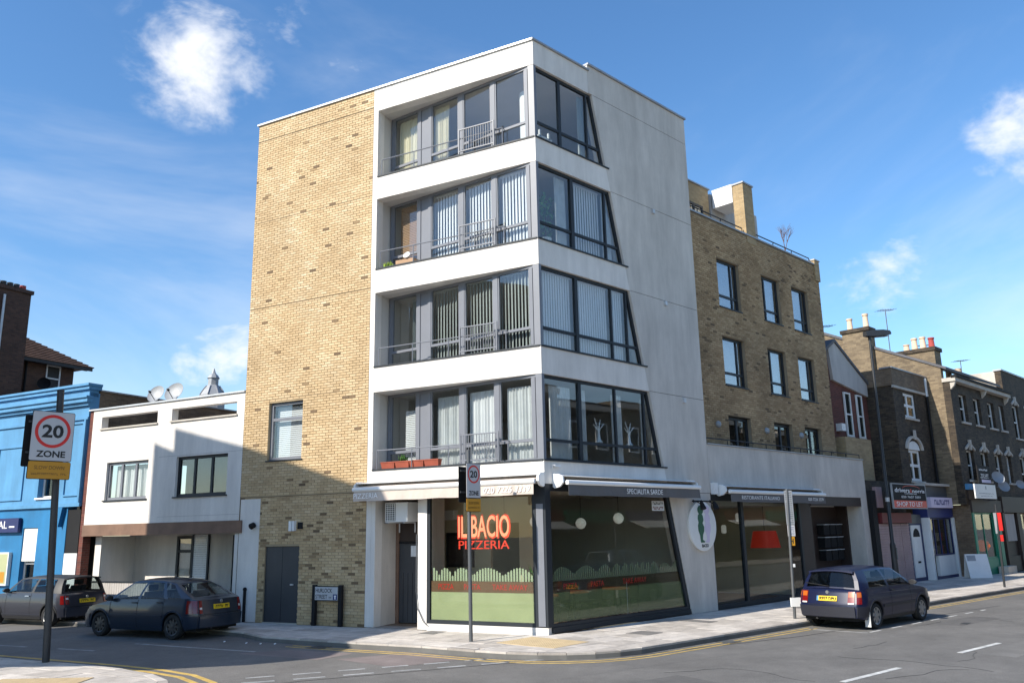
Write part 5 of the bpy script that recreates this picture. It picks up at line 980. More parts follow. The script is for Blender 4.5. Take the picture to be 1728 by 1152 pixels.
# shopfronts at street level
SF = thing('shuttered_shop', 'shuttered pink shopfront under the gabled house', 'shopfront', (20, -.2, 0)); FQ = FAy(-.15)
bx('wall', 'brick_sooty', SF, FQ, 18.14, 21.9, -1.2, -.15, 0, 4.0); bx('fascia_board', 'shutter_pink', SF, FQ, 18.7, 19.25, -.149, .0, 2.95, 3.75); bx('sign_box', 'red_dark', SF, FQ, 18.75, 21.7, -.149, .1, 2.35, 2.75); bx('corner_post', 'black', SF, FQ, 18.14, 18.55, -.149, .02, 0, 3.6)
for a, b in ((18.6, 19.55), (19.6, 20.75), (20.8, 21.6)):
    for k in range(23): bx('shutter_slat', 'shutter_pink', SF, FQ, a, b, -.14, -.02+.012*(k % 2), .08+k*.098, .08+k*.098+.092)
WD = thing('white_front_door', 'white panelled door with fan window between the shops', 'door', (22.3, -.2, 0)); bx('frame', 'blue_navy', WD, FQ, 21.7, 23.2, -.2, -.08, 0, 2.7); dr = bx('leaf', 'white_paint', WD, FQ, 21.85, 22.85, -.079, -.03, .15, 2.25)
for x in (21.95, 22.4):
    for z in (.3, .85, 1.25): bx('raised_panel', 'white_paint', dr, FQ, x, x+.36, -.029, -.015, z, z+.4)
m = M(); m.prism(FQ, [(22.35+.36*math.cos(PI*k/8), 1.78+.34*math.sin(PI*k/8)) for k in range(9)], -.029, -.022); m.make('fan_window', 'black', dr); bx('letter_slot', 'black', dr, FQ, 22.2, 22.5, -.0295, -.02, .72, .8); bx('transom_panel', 'pole_grey', WD, FQ, 21.75, 23.1, -.079, -.05, 2.32, 2.68)
CS = thing('blue_corner_shop', 'narrow shop with dark blue frame and white stall riser', 'shopfront', (24.8, -.3, 0)); FQ2 = FAy(-.35)
bx('fascia', 'blue_shop', CS, FQ2, 23.25, 26.3, -.6, .0, 2.55, 2.95); bx('upper_fascia', 'pole_grey', CS, FQ2, 23.2, 26.3, -.6, -.05, 3.42, 3.9); bx('cornice', 'stone_trim', CS, FQ2, 23.1, 26.4, -.5, .12, 3.902, 4.0); o = bx('lightbox', 'lilac', CS, FQ2, 23.3, 25.9, -.04, .18, 2.96, 3.40); marks(o, FQ2, 23.7, 25.5, .181, 3.08, 3.3, 'text_blue', 9)
bx('pilaster', 'white_paint', CS, FQ2, 23.22, 23.36, -.3, .03, 0, 2.548); bx('pilaster', 'white_paint', CS, FQ2, 26.2, 26.34, -.3, .03, 0, 2.548); bx('stall_riser', 'white_paint', CS, FQ2, 24.1, 26.0, -.2, -.06, .12, .95); bx('plinth', 'blue_navy', CS, FQ2, 23.4, 26.19, -.25, -.04, 0, .118)
w = casement(CS, FQ2, 23.4, 26.18, .96, 2.54, -.08, 'blue_navy', 'glass_old', (24.05, 24.7, 25.4), fw=.06, name='shop_window'); bx('shop_back', 'brown_dark', CS, FQ2, 23.3, 26.3, -1.6, -1.5, 0, 2.6)
for k in range(8): m = M(); x = 24.2+(k % 4)*.45; z = 1.0+(k//4)*.55; m.box(FQ2, x, x+.3, -.5, -.4, z, z+.35); tag(m.make('goods_box', ['white_paint', 'red', 'pot_buff', 'blue_light'][(k*3) % 4], None), 'packet in the blue shop window, %s row, %s' % (['lower', 'upper'][k//4], ['first from left', 'second from left', 'third from left', 'last on the right'][k % 4]), 'packet')
GS = thing('green_shop', 'greengrocer shopfront with green painted frame and brown fascia', 'shopfront', (28.4, -1.1, 0)); FQ3 = FAy(-1.1)
bx('flank_wall', 'brick_flank', GS, FQ3, 26.36, 26.44, -9, -.02, 0, 3.09); bx('fascia', 'brown_dark', GS, FQ3, 26.4, 30.6, -.4, .06, 2.75, 3.3); bx('upper_sign', 'blue_light', GS, FQ3, 26.2, 27.2, -.1, .1, 3.75, 4.0); bx('side_return', 'brown_dark', GS, FQ3, 26.3, 27.4, -.2, .02, 3.32, 3.74)
for a, b in ((26.45, 26.7), (29.4, 29.8), (29.85, 30.3)): bx('pilaster', 'green_paint', GS, FQ3, a, b, -.2, .02, 0, 2.748)
casement(GS, FQ3, 26.7, 29.4, .7, 2.74, -.05, 'green_paint', 'glass_old', (28.0,), fw=.07, name='shop_window'); bx('stall_riser', 'green_paint', GS, FQ3, 26.7, 29.4, -.15, -.02, 0, .698); bx('shop_back', 'brown_dark', GS, FQ3, 26.4, 30.6, -2, -1.9, 0, 2.7)
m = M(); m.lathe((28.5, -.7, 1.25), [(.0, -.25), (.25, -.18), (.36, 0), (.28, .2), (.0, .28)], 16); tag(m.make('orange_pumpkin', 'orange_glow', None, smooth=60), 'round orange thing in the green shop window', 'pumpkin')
BS = thing('brown_shop', 'dark brown shop with deep fascia left of the right edge', 'shopfront', (33, -1.1, 0)); bx('fascia', 'brown_dark', BS, FQ3, 30.7, 36.2, -.4, .1, 2.75, 3.5)
for a, b in ((30.7, 31.0), (33.0, 33.6), (35.6, 36.2)): bx('pilaster', 'brown_dark', BS, FQ3, a, b, -.2, .04, 0, 2.748)
bx('noticeboard', 'render_grey', BS, FQ3, 31.05, 32.6, -.1, .0, 1.4, 2.7); bx('stall_riser', 'brown_dark', BS, FQ3, 31.0, 35.6, -.15, -.03, 0, .7); casement(BS, FQ3, 33.6, 35.6, .7, 2.74, -.05, 'timber', 'glass_old', (34.5,), fw=.08, name='shop_window'); bx('shop_back', 'brown_dark', BS, FQ3, 30.7, 44, -1.5, -1.4, 0, 3.4); bx('side_panel', 'brown_dark', BS, FQ3, 31.0, 33.0, -.16, -.12, .7, 2.74)
PS = thing('pale_shop', 'pale grey signed shop cut off by the right edge of the picture', 'shopfront', (38, -1.1, 0)); bx('fascia', 'far_grey', PS, FQ3, 36.3, 44, -.4, .12, 2.75, 3.6); marks(PS, FQ3, 36.6, 38.6, .121, 3.0, 3.35, 'frame_dark', 6); bx('pilaster', 'stone_trim', PS, FQ3, 36.3, 36.6, -.2, .04, 0, 2.748); casement(PS, FQ3, 36.6, 40, .6, 2.74, -.05, 'far_grey', 'glass_old', (38.2,), fw=.07, name='shop_window'); bx('stall_riser', 'red_dark', PS, FQ3, 36.6, 44, -.2, -.03, 0, .6)
# estate agents' boards
b1 = thing('letting_board', 'black and red letting board reading SHOP TO LET on the front of the houses', 'sign', (20.8, -.6, 2.9)); FN = FAy(-.62); bx('board', 'black', b1, FN, 19.0, 22.4, 0, .05, 3.22, 3.84); bx('red_band', 'red', b1, FN, 19.0, 22.4, 0, .051, 2.94, 3.218)
for q in ((18.94, 22.46, 3.841, 3.88), (18.94, 22.46, 2.9, 2.938), (18.94, 18.998, 2.94, 3.84), (22.402, 22.46, 2.94, 3.84)): bx('border', 'far_grey', b1, FN, q[0], q[1], -.002, .056, q[2], q[3])
text('drivers', 'text_white', FN(19.95, .053, 3.62), XA, Z3, 1.5, .17, .003, b1); text('&', 'red', FN(20.85, .053, 3.61), XA, Z3, .22, .14, .003, b1); text('norris', 'text_white', FN(21.65, .053, 3.605), XA, Z3, 1.3, .14, .003, b1); text('COMMERCIAL', 'text_white', FN(20.8, .053, 3.49), XA, Z3, 1.3, .05, .003, b1); text('020 7607 5001', 'text_white', FN(20.8, .053, 3.36), XA, Z3, 2.0, .09, .003, b1); text('SHOP TO LET', 'text_white', FN(20.6, .054, 3.08), XA, Z3, 2.7, .18, .003, b1)
m = M()
for k in range(14): a0, a1 = PI*k/14, PI*(k+1)/14; m.loft([FN(20.9+.9*math.cos(a), .051, 3.69+.11*math.sin(a)) for a in (a0, a1)]+[FN(20.9+.9*math.cos(a), .051, 3.70+.12*math.sin(a)) for a in (a1, a0)], [FN(20.9+.9*math.cos(a), .054, 3.69+.11*math.sin(a)) for a in (a0, a1)]+[FN(20.9+.9*math.cos(a), .054, 3.70+.12*math.sin(a)) for a in (a1, a0)])
m.make('arc_emblem', 'red', b1); m = M(); m.tube([(22.5, -.6, 2.9), (22.5, -.3, 2.9)], .03, 6); m.make('bracket', 'pole_grey', b1)
b2 = thing('white_board', 'plain white letting board with faint grey print', 'sign', (27.6, -1.5, 3.7)); FN2 = FAy(-1.45); bx('board', 'white_paint', b2, FN2, 26.0, 28.9, 0, .05, 3.35, 3.98); marks(b2, FN2, 26.5, 28.5, .051, 3.55, 3.60, 'far_grey', 22); marks(b2, FN2, 26.7, 28.3, .051, 3.44, 3.48, 'far_grey', 18); m = M(); m.lathe(FN2(27.5, .05, 3.83), [(.075, 0), (.085, .002), (.075, .003)], 14, (0, -1, 0)); m.make('emblem', 'far_grey', b2); m = M(); m.tube([(28.95, -1.45, 3.3), (28.95, -1.1, 3.3)], .03, 6); m.make('bracket', 'pole_grey', b2)
b3 = thing('black_board', 'black letting board reading TO LET above the white board', 'sign', (28.0, -1.3, 4.4)); FN3 = FAy(-1.3); bx('board', 'black', b3, FN3, 27.2, 28.95, 0, .05, 4.05, 4.85); text('TO LET', 'text_white', FN3(28.1, .051, 4.42), XA, Z3, 1.1, .12, .003, b3); marks(b3, FN3, 27.4, 28.7, .051, 4.62, 4.70, 'text_white', 12); marks(b3, FN3, 27.5, 28.7, .051, 4.28, 4.33, 'text_white', 14); bx('lilac_strip', 'lilac', b3, FN3, 27.6, 28.9, .0505, .052, 4.08, 4.22); m = M(); m.tube([(29.0, -1.3, 4.0), (29.0, -1.05, 4.0)], .03, 6); m.make('bracket', 'pole_grey', b3)
for x, y, z, r_, l in ((29.9, -1.35, 4.35, .33, 'upper of two grey dishes on the terrace wall'), (30.6, -1.35, 3.95, .30, 'lower of two grey dishes on the terrace wall'), (33.4, -1.35, 4.1, .25, 'small grey dish on the terrace wall near the right edge')):
    m = M(); m.lathe((x, y, z), [(.02, 0), (r_*.6, .03), (r_, .1), (r_*.6, .04), (.02, .01)], 18, (-.5, -.7, .3)); m.tube([(x, y, z), (x+.05, -1.06, z)], .02, 6); tag(m.make('wall_dish', 'far_grey', None, smooth=50), l, 'satellite dish')

# ------------------------------------------------------------------ houses across the side street and the main road (they shade and mirror)
OC = thing('opposite_corner_house', 'tall brick house across the side street, outside the left of the picture', 'house', FB(14, 13, 0)); FO = lambda s, o, z: FB(s, o, z)
m = M(); m.prism(FB, [(9.95, 0), (9.95, 12.85), (15.4, 14.55), (18.4, 15.3), (18.4, 14.6), (19.3, 14.9), (19.3, 0)], 12.0, 12.6); m.make('front_wall', 'brick_stock', OC); m = M(); m.vprism([tuple(FB(s, o, 0)[:2]) for s, o in ((10.4, 12.602), (19.3, 12.602), (19.3, 20), (14.4, 20))], 0, 12.5); m.make('rear_block', 'brick_stock', OC)  # skyline and wedge plan shaped to cast the shadow edge across the street
for k in range(3):
    for j in range(4): bx('sash_window', 'frame_dark', OC, FB, 11.0+k*2.7, 12.2+k*2.7, 11.9, 11.999, 1.0+j*2.9, 2.8+j*2.9)
m = M(); m.prism(FB, [(7.2, 6.6), (7.2, 6.4), (7.35, 5.6), (8.5, 4.3), (9.94, 3.65), (9.94, 10.2), (9.25, 9.2), (8.6, 8.05), (7.6, 6.95)], 12.0, 12.35); m.make('shadow_blocker', 'brick_stock', OC)  # added unseen block, outline shaped only to cast the shadow on the ground
m = M(); m.vprism([(-40, -30), (70, -30), (70, -14.9), (20, -14.0), (-1, -12.6), (-12, -12.2), (-40, -12.2)], -.14, -.01); o = m.make('far_pavement', 'flag', None); o['kind'] = 'structure'
for k in range(9):
    x = 4+k*5.6; hh = 9.6+[.3, .0, .9, .2, .6, .1, .8, .3, .5][k]; F_ = lambda a, o, z, x=x: Vector((x+a, -18.2+o, z))
    t = thing('facing_house', 'terrace house across the main road, number %s from the corner, seen only in window reflections' % ['one', 'two', 'three', 'four', 'five', 'six', 'seven', 'eight', 'nine'][k], 'house', (x+2.8, -18.2, 0), 'houses facing across the main road')
    m = M(); m.box(F_, 0, 5.58, -8, 0, 0, hh); m.make('walls', ['brick_sooty', 'brick_stock', 'brick_flank'][k % 3], t); bx('cornice', 'stone_trim', t, F_, 0, 5.58, .001, .25, hh-.5, hh-.2); bx('shop_fascia', ['blue_shop', 'brown_dark', 'red_dark', 'green_paint'][k % 4], t, F_, .1, 5.4, .001, .3, 2.7, 3.4); bx('shop_glass', 'black', t, F_, .4, 5.2, .001, .06, .5, 2.6)
    for a in (.9, 3.3):
        for z in (4.2, 7.0): w = bx('sash_window', 'white_paint', t, F_, a, a+1.1, .001, .05, z, z+1.6); bx('pane', 'black', w, F_, a+.1, a+1.0, .051, .055, z+.1, z+1.5)
    if k % 2 == 0: m = M(); m.loft([F_(.3, .3, 2.75), F_(5.3, .3, 2.75), F_(5.3, .3, 2.8), F_(.3, .3, 2.8)], [F_(.3, 1.5, 2.35), F_(5.3, 1.5, 2.35), F_(5.3, 1.5, 2.42), F_(.3, 1.5, 2.42)]); m.make('shop_awning', 'white_paint', t)
# ------------------------------------------------------------------ street furniture
def zone_sign(base, lean, c, face, w, h, hy, label, rpole, ztop, back, cpole):
    """20 zone plate with yellow supplement on a post; c: plate centre, face: horizontal facing direction"""
    t = thing('zone_sign', label, 'road sign', base); b = Vector(base); m = M(); top = b+Vector(lean)+Z3*ztop
    m.tube([b-Z3*.02, b.lerp(top, .3), top], rpole, 12); m.lathe(top, [(rpole*1.05, 0), (rpole*1.05, .03), (rpole*.4, .05)], 12); m.make('post', cpole, t, smooth=40)
    fx = Vector(face).normalized(); rx = Vector((-fx.y, fx.x, 0)); c = Vector(c)
    F = lambda a, o, z: c+rx*a+fx*o+Z3*z
    def rounded(a0, a1, z0, z1, r, tl=True):
        P = []
        for cx, cz, s in ((a1-r, z1-r, 0), (a0+r, z1-r, 1), (a0+r, z0+r, 2), (a1-r, z0+r, 3)):
            for k in range(4): a = (s+k/3)*PI/2; P.append((cx+r*math.cos(a), cz+r*math.sin(a)))
        return P
    m = M(); m.prism(F, rounded(-w/2, w/2, -h/2, h/2, .04*w), -.012, 0); pl = m.make('plate', 'sign_white', t); m = M(); m.prism(F, rounded(-w/2-.012, w/2+.012, -h/2-.012, h/2+.012, .05*w), -.02, -.0125); m.make('plate_edge', 'black', t)
    y1 = -h/2-.02; m = M(); m.prism(F, rounded(-w/2, w/2, y1-hy, y1, .03*w), -.012, 0); yp = m.make('warning_plate', 'sign_yellow', t); m = M(); m.prism(F, rounded(-w/2-.012, w/2+.012, y1-hy-.012, y1+.004, .04*w), -.02, -.0125); m.make('plate_edge', 'black', t)
    R_ = w*.43; cz = h/2-w*.50; m = M(); n = 36; ri = [F(R_*math.cos(2*PI*k/n), .001, cz+R_*math.sin(2*PI*k/n)) for k in range(n)]; r2 = [F(R_*.82*math.cos(2*PI*k/n), .001, cz+R_*.82*math.sin(2*PI*k/n)) for k in range(n)]; dv = fx*.002
    m.rings([ri, [p+dv for p in ri], [p+dv for p in r2], r2], False); m.make('red_ring', 'red', pl)
    text('20', 'text_black', F(0, .001, cz), rx, Z3, w*.52, w*.34, .002, pl); text('ZONE', 'text_black', F(0, .001, -h/2+h*.135), rx, Z3, w*.70, h*.135, .002, pl); text('SLOW DOWN', 'sign_ink', F(0, .001, y1-hy*.35), rx, Z3, w*.72, hy*.22, .002, yp); marks(yp, F, -w*.42, w*.42, .001, y1-hy*.78, y1-hy*.66, 'sign_ink', 18)
    # a second plate on the far side of the post, its dark back towards us
    fo = Vector(back).normalized(); ro = Vector((-fo.y, fo.x, 0)); cb = c-fx*.20-rx*w*.10; G = lambda a, o, z: cb+ro*a+fo*o+Z3*z
    m = M(); m.prism(G, rounded(-w/2, w/2, -h/2-hy*.35, h/2-.06, .04*w), 0, .012); m.make('rear_plate', 'black', t)
    for z in (-h*.33, h*.3): m = M(); m.box(G, -w*.42, w*.42, -.02, -.001, z-.02, z+.02); m.make('clamp_rail', 'pole_grey', t)
    for z in (-h*.3, h*.3): bx('clamp', 'pole_grey', t, F, -.08, .08, -.1, -.021, z-.025, z+.025)
# plate centres measured in the place; the posts stand behind them
zone_sign((-1.86, .58, 0), (-.02, .02, 0), (-1.86-.02+.05, .58-.10-.0, 3.46), (.12, -1, 0), .47, .76, .28, 'road sign reading 20 ZONE on a grey post at the pizzeria corner', .043, 4.12, (-.12, 1, 0), 'pole_grey')
zone_sign((-9.04, 5.03, 0), (-.21, .06, 0), (-9.40, 4.80, 4.38), (.04, -1, 0), .78, .98, .34, 'large road sign reading 20 ZONE on a black post at the left edge', .07, 5.35, (-.04, 1, 0), 'pole_black')
# street name plate on posts
sp = thing('street_nameplate', 'black posted street nameplate reading HURLOCK STREET against the brick wall', 'street sign', FB(6.35, .2, 0))
for s in (5.92, 6.80): m = M(); m.box(FB, s-.055, s+.055, .10, .19, -.01, 1.04); m.make('post', 'black', sp)
o = bx('plate', 'sign_white', sp, FB, 5.98, 6.74, .191, .205, .66, .99); bx('plate_edge', 'black', sp, FB, 5.955, 6.765, .185, .1905, .635, 1.015)
text('HURLOCK', 'text_black', FB(6.44, .2055, .90), XB, Z3, .55, .105, .002, o); text('STREET', 'text_black', FB(6.52, .2055, .745), XB, Z3, .40, .105, .002, o); text('N4', 'text_black', FB(6.23, .2055, .725), XB, Z3, .07, .05, .002, o); bx('emblem_panel', 'text_blue', o, FB, 5.99, 6.13, .2052, .208, .67, .81); bx('emblem', 'text_white', o, FB, 6.04, 6.08, .2082, .2095, .685, .75); bx('emblem', 'text_white', o, FB, 6.025, 6.095, .2082, .2095, .752, .78)
# parking sign pole beside the parked hatchback
pk = thing('parking_sign', 'tall narrow parking sign on a post behind the parked dark blue hatchback', 'road sign', (6.25, -2.8, 0)); b = Vector((6.25, -2.8, 0)); m = M(); m.tube([b, b+Vector((.10, -.04, 3.28))], .038, 10); m.make('post', 'pole_grey', pk, smooth=40)
FPK = lambda a, o, z: Vector((6.36, -2.86, 0))+Vector((.8, -.6, 0))*a+Vector((-.6, -.8, 0))*o+Z3*z; ro = Vector((.8, -.6, 0))
o = bx('plate', 'far_grey', pk, FPK, -.11, .11, 0, .012, 2.36, 3.24)
for k in range(15): marks(o, FPK, -.09, .09, .0125, 2.40+k*.055, 2.42+k*.055, 'text_black', 4, seed=k)
o = bx('plate', 'sign_white', pk, FPK, -.10, .10, 0, .012, 2.06, 2.345); 
for k in range(4): marks(o, FPK, -.08, .08, .0125, 2.11+k*.055, 2.13+k*.055, 'text_blue', 4, seed=k)
o = bx('plate', 'sign_yellow', pk, FPK, -.09, .07, 0, .012, 1.82, 2.05); text('H', 'text_black', FPK(-.01, .0125, 1.935), ro, Z3, .09, .13, .002, o); bx('low_box', 'white_plastic', pk, FPK, -.20, .07, .0, .06, .30, .52); bx('band', 'white_plastic', pk, FPK, -.05, .0, .005, .05, 1.28, 1.36)
# street lamp
sl = thing('street_lamp', 'tall black street lamp with flat head beside the sooty terrace', 'street lamp', (16.3, -1.5, 0)); b = Vector((16.3, -1.5, 0)); m = M(); m.tube([b, b+Z3*1.6], [.11, .10], 12); m.tube([b+Z3*1.6, b+Z3*1.7, b+Z3*9.1+Vector((.1, 0, 0))], [.10, .065, .045], 12); m.make('column', 'pole_black', sl, smooth=40)
m = M(); c = b+Z3*9.1+Vector((.1, 0, 0)); d = Vector((.93, -.36, .08)).normalized(); s_ = Vector((.36, .93, 0)).normalized(); u_ = Vector((0, 0, 1))
def hd(l, w, t0, t1): p = c+d*l+u_*.22; return [p-s_*w+u_*t0, p+s_*w+u_*t0, p+s_*w*.8+u_*t1, p-s_*w*.8+u_*t1]
m.rings([hd(-.22, .10, -.12, .06), hd(.1, .15, -.14, .10), hd(.6, .18, -.12, .11), hd(.95, .16, -.08, .08), hd(1.05, .10, -.04, .04)], True); m.make('lantern', 'pole_black', sl); m = M(); m.rings([hd(.25, .11, -.165, -.141), hd(.9, .11, -.13, -.105)], True); m.make('lamp_glass', 'far_grey', sl); m = M(); m.tube([c-Z3*.05, c+Z3*.15], .06, 10); m.make('spigot', 'pole_black', sl)
m = M(); m.box(FR(16.3, -1.5, .2), -.012, .012, -.13, -.10, 1.1, 1.5); m.make('access_door', 'pole_grey', sl); m = M(); m.lathe(b+Z3*3.1, [(.075, 0), (.075, .15)], 10); m.make('band', 'metal_pale', sl)
# far red sign pole, A-board
rp = thing('red_sign_pole', 'leaning black pole with red sign plates near the right edge', 'road sign', (20.3, -3.75, 0)); b = Vector((20.3, -3.75, 0)); m = M(); m.tube([b, b+Vector((.12, -.05, 2.95))], .04, 8); m.make('post', 'pole_black', rp); FRP = lambda a, o, z: b+Vector((.12, -.05, 0))+Vector((.5, -.86, 0))*a+Vector((-.86, -.5, 0))*o+Z3*z
bx('red_plate', 'red', rp, FRP, -.03, .13, .03, .045, 2.0, 2.65); bx('grey_plate', 'far_grey', rp, FRP, -.13, -.035, .03, .045, 1.9, 2.65); bx('small_red_plate', 'red', rp, FRP, -.03, .10, .03, .045, 1.62, 1.85)
ab = thing('pavement_board', 'white A-board standing outside the blue shop', 'a-board', (25.3, -1.3, 0)); Fq = FR(25.2, -1.4, R(-50))
for e, nm in ((-1, 'front_panel'), (1, 'rear_panel')): m = M(); m.loft([Fq(-.45, e*.30, .02), Fq(.45, e*.30, .02), Fq(.45, e*.30+.02, .02), Fq(-.45, e*.30+.02, .02)], [Fq(-.45, e*.02, 1.0), Fq(.45, e*.02, 1.0), Fq(.45, e*.02+.02, 1.0), Fq(-.45, e*.02+.02, 1.0)]); m.make(nm, 'white_paint', ab)
m = M(); m.loft([Fq(-.40, -.10, .72), Fq(-.05, -.10, .72), Fq(-.05, -.085, .72), Fq(-.40, -.085, .72)], [Fq(-.40, -.04, .95), Fq(-.05, -.04, .95), Fq(-.05, -.02, .95), Fq(-.40, -.02, .95)]); m.make('print_patch', 'far_grey', ab)
o = bx('concrete_block', 'stone_trim', None, FAy(-1.1), 28.9, 30.2, .05, .45, 0, .32); tag(o, 'low pale block on the pavement outside the green shop', 'block')
# scraps of litter in the gutter by the blue car
for k, (x, y) in enumerate([(-4.55, 4.9), (-4.7, 5.3), (-4.35, 4.6), (-4.9, 6.0)]):
    m = M(); p = Vector((x, y, ROADZ+.01)); m.add([p, p+Vector((.06, .02, .01)), p+Vector((.07, .06, .02)), p+Vector((.01, .05, .01)), p+Vector((.03, .03, .025))], [[0, 1, 4], [1, 2, 4], [2, 3, 4], [3, 0, 4]]); tag(m.make('litter', 'paper', None, recalc=False), 'scrap of pale litter in the gutter behind the blue car', 'litter', 'litter in the gutter')

# ------------------------------------------------------------------ cars
def lerpf(pts, x):
    if x <= pts[0][0]: return pts[0][1]
    for (a, b), (c, d) in zip(pts, pts[1:]):
        if x <= c:
            t = (x-a)/(c-a); t = t*t*(3-2*t)*.5+t*.5; return b+(d-b)*t
    return pts[-1][1]
def car(name, label, sp_, pose):
    S = dict(crown=.05, sill=.22, tilt=.10, rear_lamps='tall', seam=(1.6,), rim='rim'); S.update(sp_); L_, Wd, wr = S['L'], S['W'], S['wr']
    t = thing(name, label, 'car', (pose[0], pose[1], ROADZ)); ang = pose[2]; ca, sa = math.cos(ang), math.sin(ang)
    T = lambda p: Vector((pose[0]+ca*p[0]-sa*p[1], pose[1]+sa*p[0]+ca*p[1], ROADZ+.004+p[2]))
    belt = lambda x: lerpf(S['belt'], x)
    def hw(x):
        e = .42; h = Wd/2
        if x < e: h *= 1-.15*(1-x/e)**2.3
        if x > L_-e*1.5: h *= 1-.22*(1-(L_-x)/(e*1.5))**2.2
        return h
    zp = [(.15, .90), (.32, .965), (.48, .995), (.62, 1.0), (.78, .985), (.95, .945), (1.1, .90)]
    def Y(x, z): return hw(x)*lerpf(zp, z)
    def endshift(x, z): 
        f = max(0, 1-x/.55); g_ = max(0, 1-(L_-x)/.5); return S['tilt']*max(0, z-.55)/.4*f**1.5-.10*max(0, z-.5)/.3*g_**1.5
    def side(x, z, s, off=0): return (x+endshift(x, z), s*(Y(x, z)+off), z)
    h0 = hw(0)
    def rear(y, z, off=0): q = min(1, abs(y)/(h0*lerpf(zp, z))); return (endshift(0, z)-.07*(1-q*q)-off, y, z)
    def front(y, z, off=0): q = min(1, abs(y)/(hw(L_)*lerpf(zp, z))); return (L_+endshift(L_, z)+.10*(1-q*q)+off, y, z)
    Ra = wr+.055; zc = wr
    def low(x):
        z = S['sill']
        if x < .35: z = S['sill']+.06*(1-x/.35)
        for xa in S['ax']:
            d_ = abs(x-xa)
            if d_ < Ra: z = max(z, zc+math.sqrt(Ra*Ra-d_*d_))
        return z
    xs = sorted({round(v, 4) for v in [0, .03, .07, .12, .18, .25, .33, .42, .52, L_, L_-.03, L_-.07, L_-.13, L_-.2, L_-.3, L_-.42]+[xa+Ra*math.cos(k*PI/14) for xa in S['ax'] for k in range(15)]+[xa+e*(Ra+.002) for xa in S['ax'] for e in (-1, 1)]+[.6+.22*k for k in range(int((L_-.8)/.22))]})
    NZ = 9; B = M(); pts = {}
    for s in (1, -1):
        R_ = [[T(side(x, low(x)+(belt(x)-low(x))*k/NZ, s)) for k in range(NZ+1)] for x in xs]
        B.rings(R_, False, False)
    def deck(x0, x1):
        sub_ = [x for x in xs if x0-1e-6 <= x <= x1+1e-6]; rows = []
        for x in sub_:
            z = belt(x); y = Y(x, z); rows.append([T((x+endshift(x, z)*1, y*q, z+S['crown']*(1-q*q)*(1 if .1 < x < L_-.1 else .6))) for q in (1, .9, .7, .4, 0, -.4, -.7, -.9, -1)])
        B.rings(rows, False, False)
    gl = S['lines']; deck(0, max([x for x in xs if x <= gl[0][0]+.05])); deck(min([x for x in xs if x >= gl[-1][0]-.25]), L_)
    zr = [S['sill']+.06+(belt(0)-S['sill']-.06)*k/NZ for k in range(NZ+1)]; B.rings([[T(rear(h0*lerpf(zp, z)*q, z)) for q in (1, .85, .6, .3, 0, -.3, -.6, -.85, -1)] for z in zr]+[[T((endshift(0, belt(0)), Y(0, belt(0))*q, belt(0)+S['crown']*.6*(1-q*q))) for q in (1, .9, .7, .4, 0, -.4, -.7, -.9, -1)]], False, False)
    zf = [S['sill']+(belt(L_)-S['sill'])*k/NZ for k in range(NZ+1)]; B.rings([[T(front(hw(L_)*lerpf(zp, z)*q, z)) for q in (1, .85, .6, .3, 0, -.3, -.6, -.85, -1)] for z in zf]+[[T((L_+endshift(L_, belt(L_)), Y(L_, belt(L_))*q, belt(L_)+S['crown']*.6*(1-q*q))) for q in (1, .9, .7, .4, 0, -.4, -.7, -.9, -1)]], False, False)
    # greenhouse shell
    yt = S['yt']; roofz = lambda x: lerpf(S['roof'], x)
    def gs(xb, xt, u, s):
        zb = belt(xb); zt = roofz(xt); yb = Y(xb, zb)-.012; x = xb+(xt-xb)*u; z = zb+(zt-zb)*u; y = yb+(yt-yb)*u+.028*math.sin(u*PI); return (x+endshift(xb, zb)*(1-u), s*y, z)
    RO = M(); TR = M(); G = []; U = [0, .06, .35, .65, .90, 1]
    for s in (1, -1):
        for i in range(len(gl)-1):
            (xb, xt), (xb2, xt2), ty = gl[i][:2], gl[i+1][:2], gl[i][2]
            if ty == 'G':
                m = M(); m.rings([[T(gs(xb+(xb2-xb)*q, xt+(xt2-xt)*q, u, s)) for u in U[1:5]] for q in (0, .5, 1)], False, False); G.append(m)
                for ua, ub in ((0, .06), (.90, 1)): (TR if ua == 0 else RO).rings([[T(gs(xb+(xb2-xb)*q, xt+(xt2-xt)*q, u, s)) for u in (ua, ub)] for q in (0, .5, 1)], False, False)
            else: RO.rings([[T(gs(xb+(xb2-xb)*q, xt+(xt2-xt)*q, u, s)) for u in U] for q in (0, .5, 1)], False, False)
    x0, x1 = gl[0][1], gl[-1][1]; rows = []
    for k in range(9):
        x = x0+(x1-x0)*k/8; z = roofz(x); rows.append([T((x+(0 if 0 < k < 8 else (-.05 if k == 0 else .06)*(1-q*q)), yt*q, z+.05*(1-q*q)*(1 if 0 < k < 8 else .8))) for q in (1, .94, .8, .5, 0, -.5, -.8, -.94, -1)])
    TOP = M() if S.get('roofmat') else RO; TOP.rings(rows, False, False)
    WS, RW = M(), M(); Q = (1, .86, .5, 0, -.5, -.86, -1)
    def screen(ln, bul, first, rows_u):
        xb, xt = ln[:2]; out = []
        for u in rows_u:
            a = gs(xb, xt, u, 1); out.append([T((a[0]+bul*(1-q*q)*(1 if first else -1), a[1]*q, a[2]+.05*.8*u*(1-q*q)+S['crown']*.6*(1-u)*(1-q*q))) for q in Q])
        return out
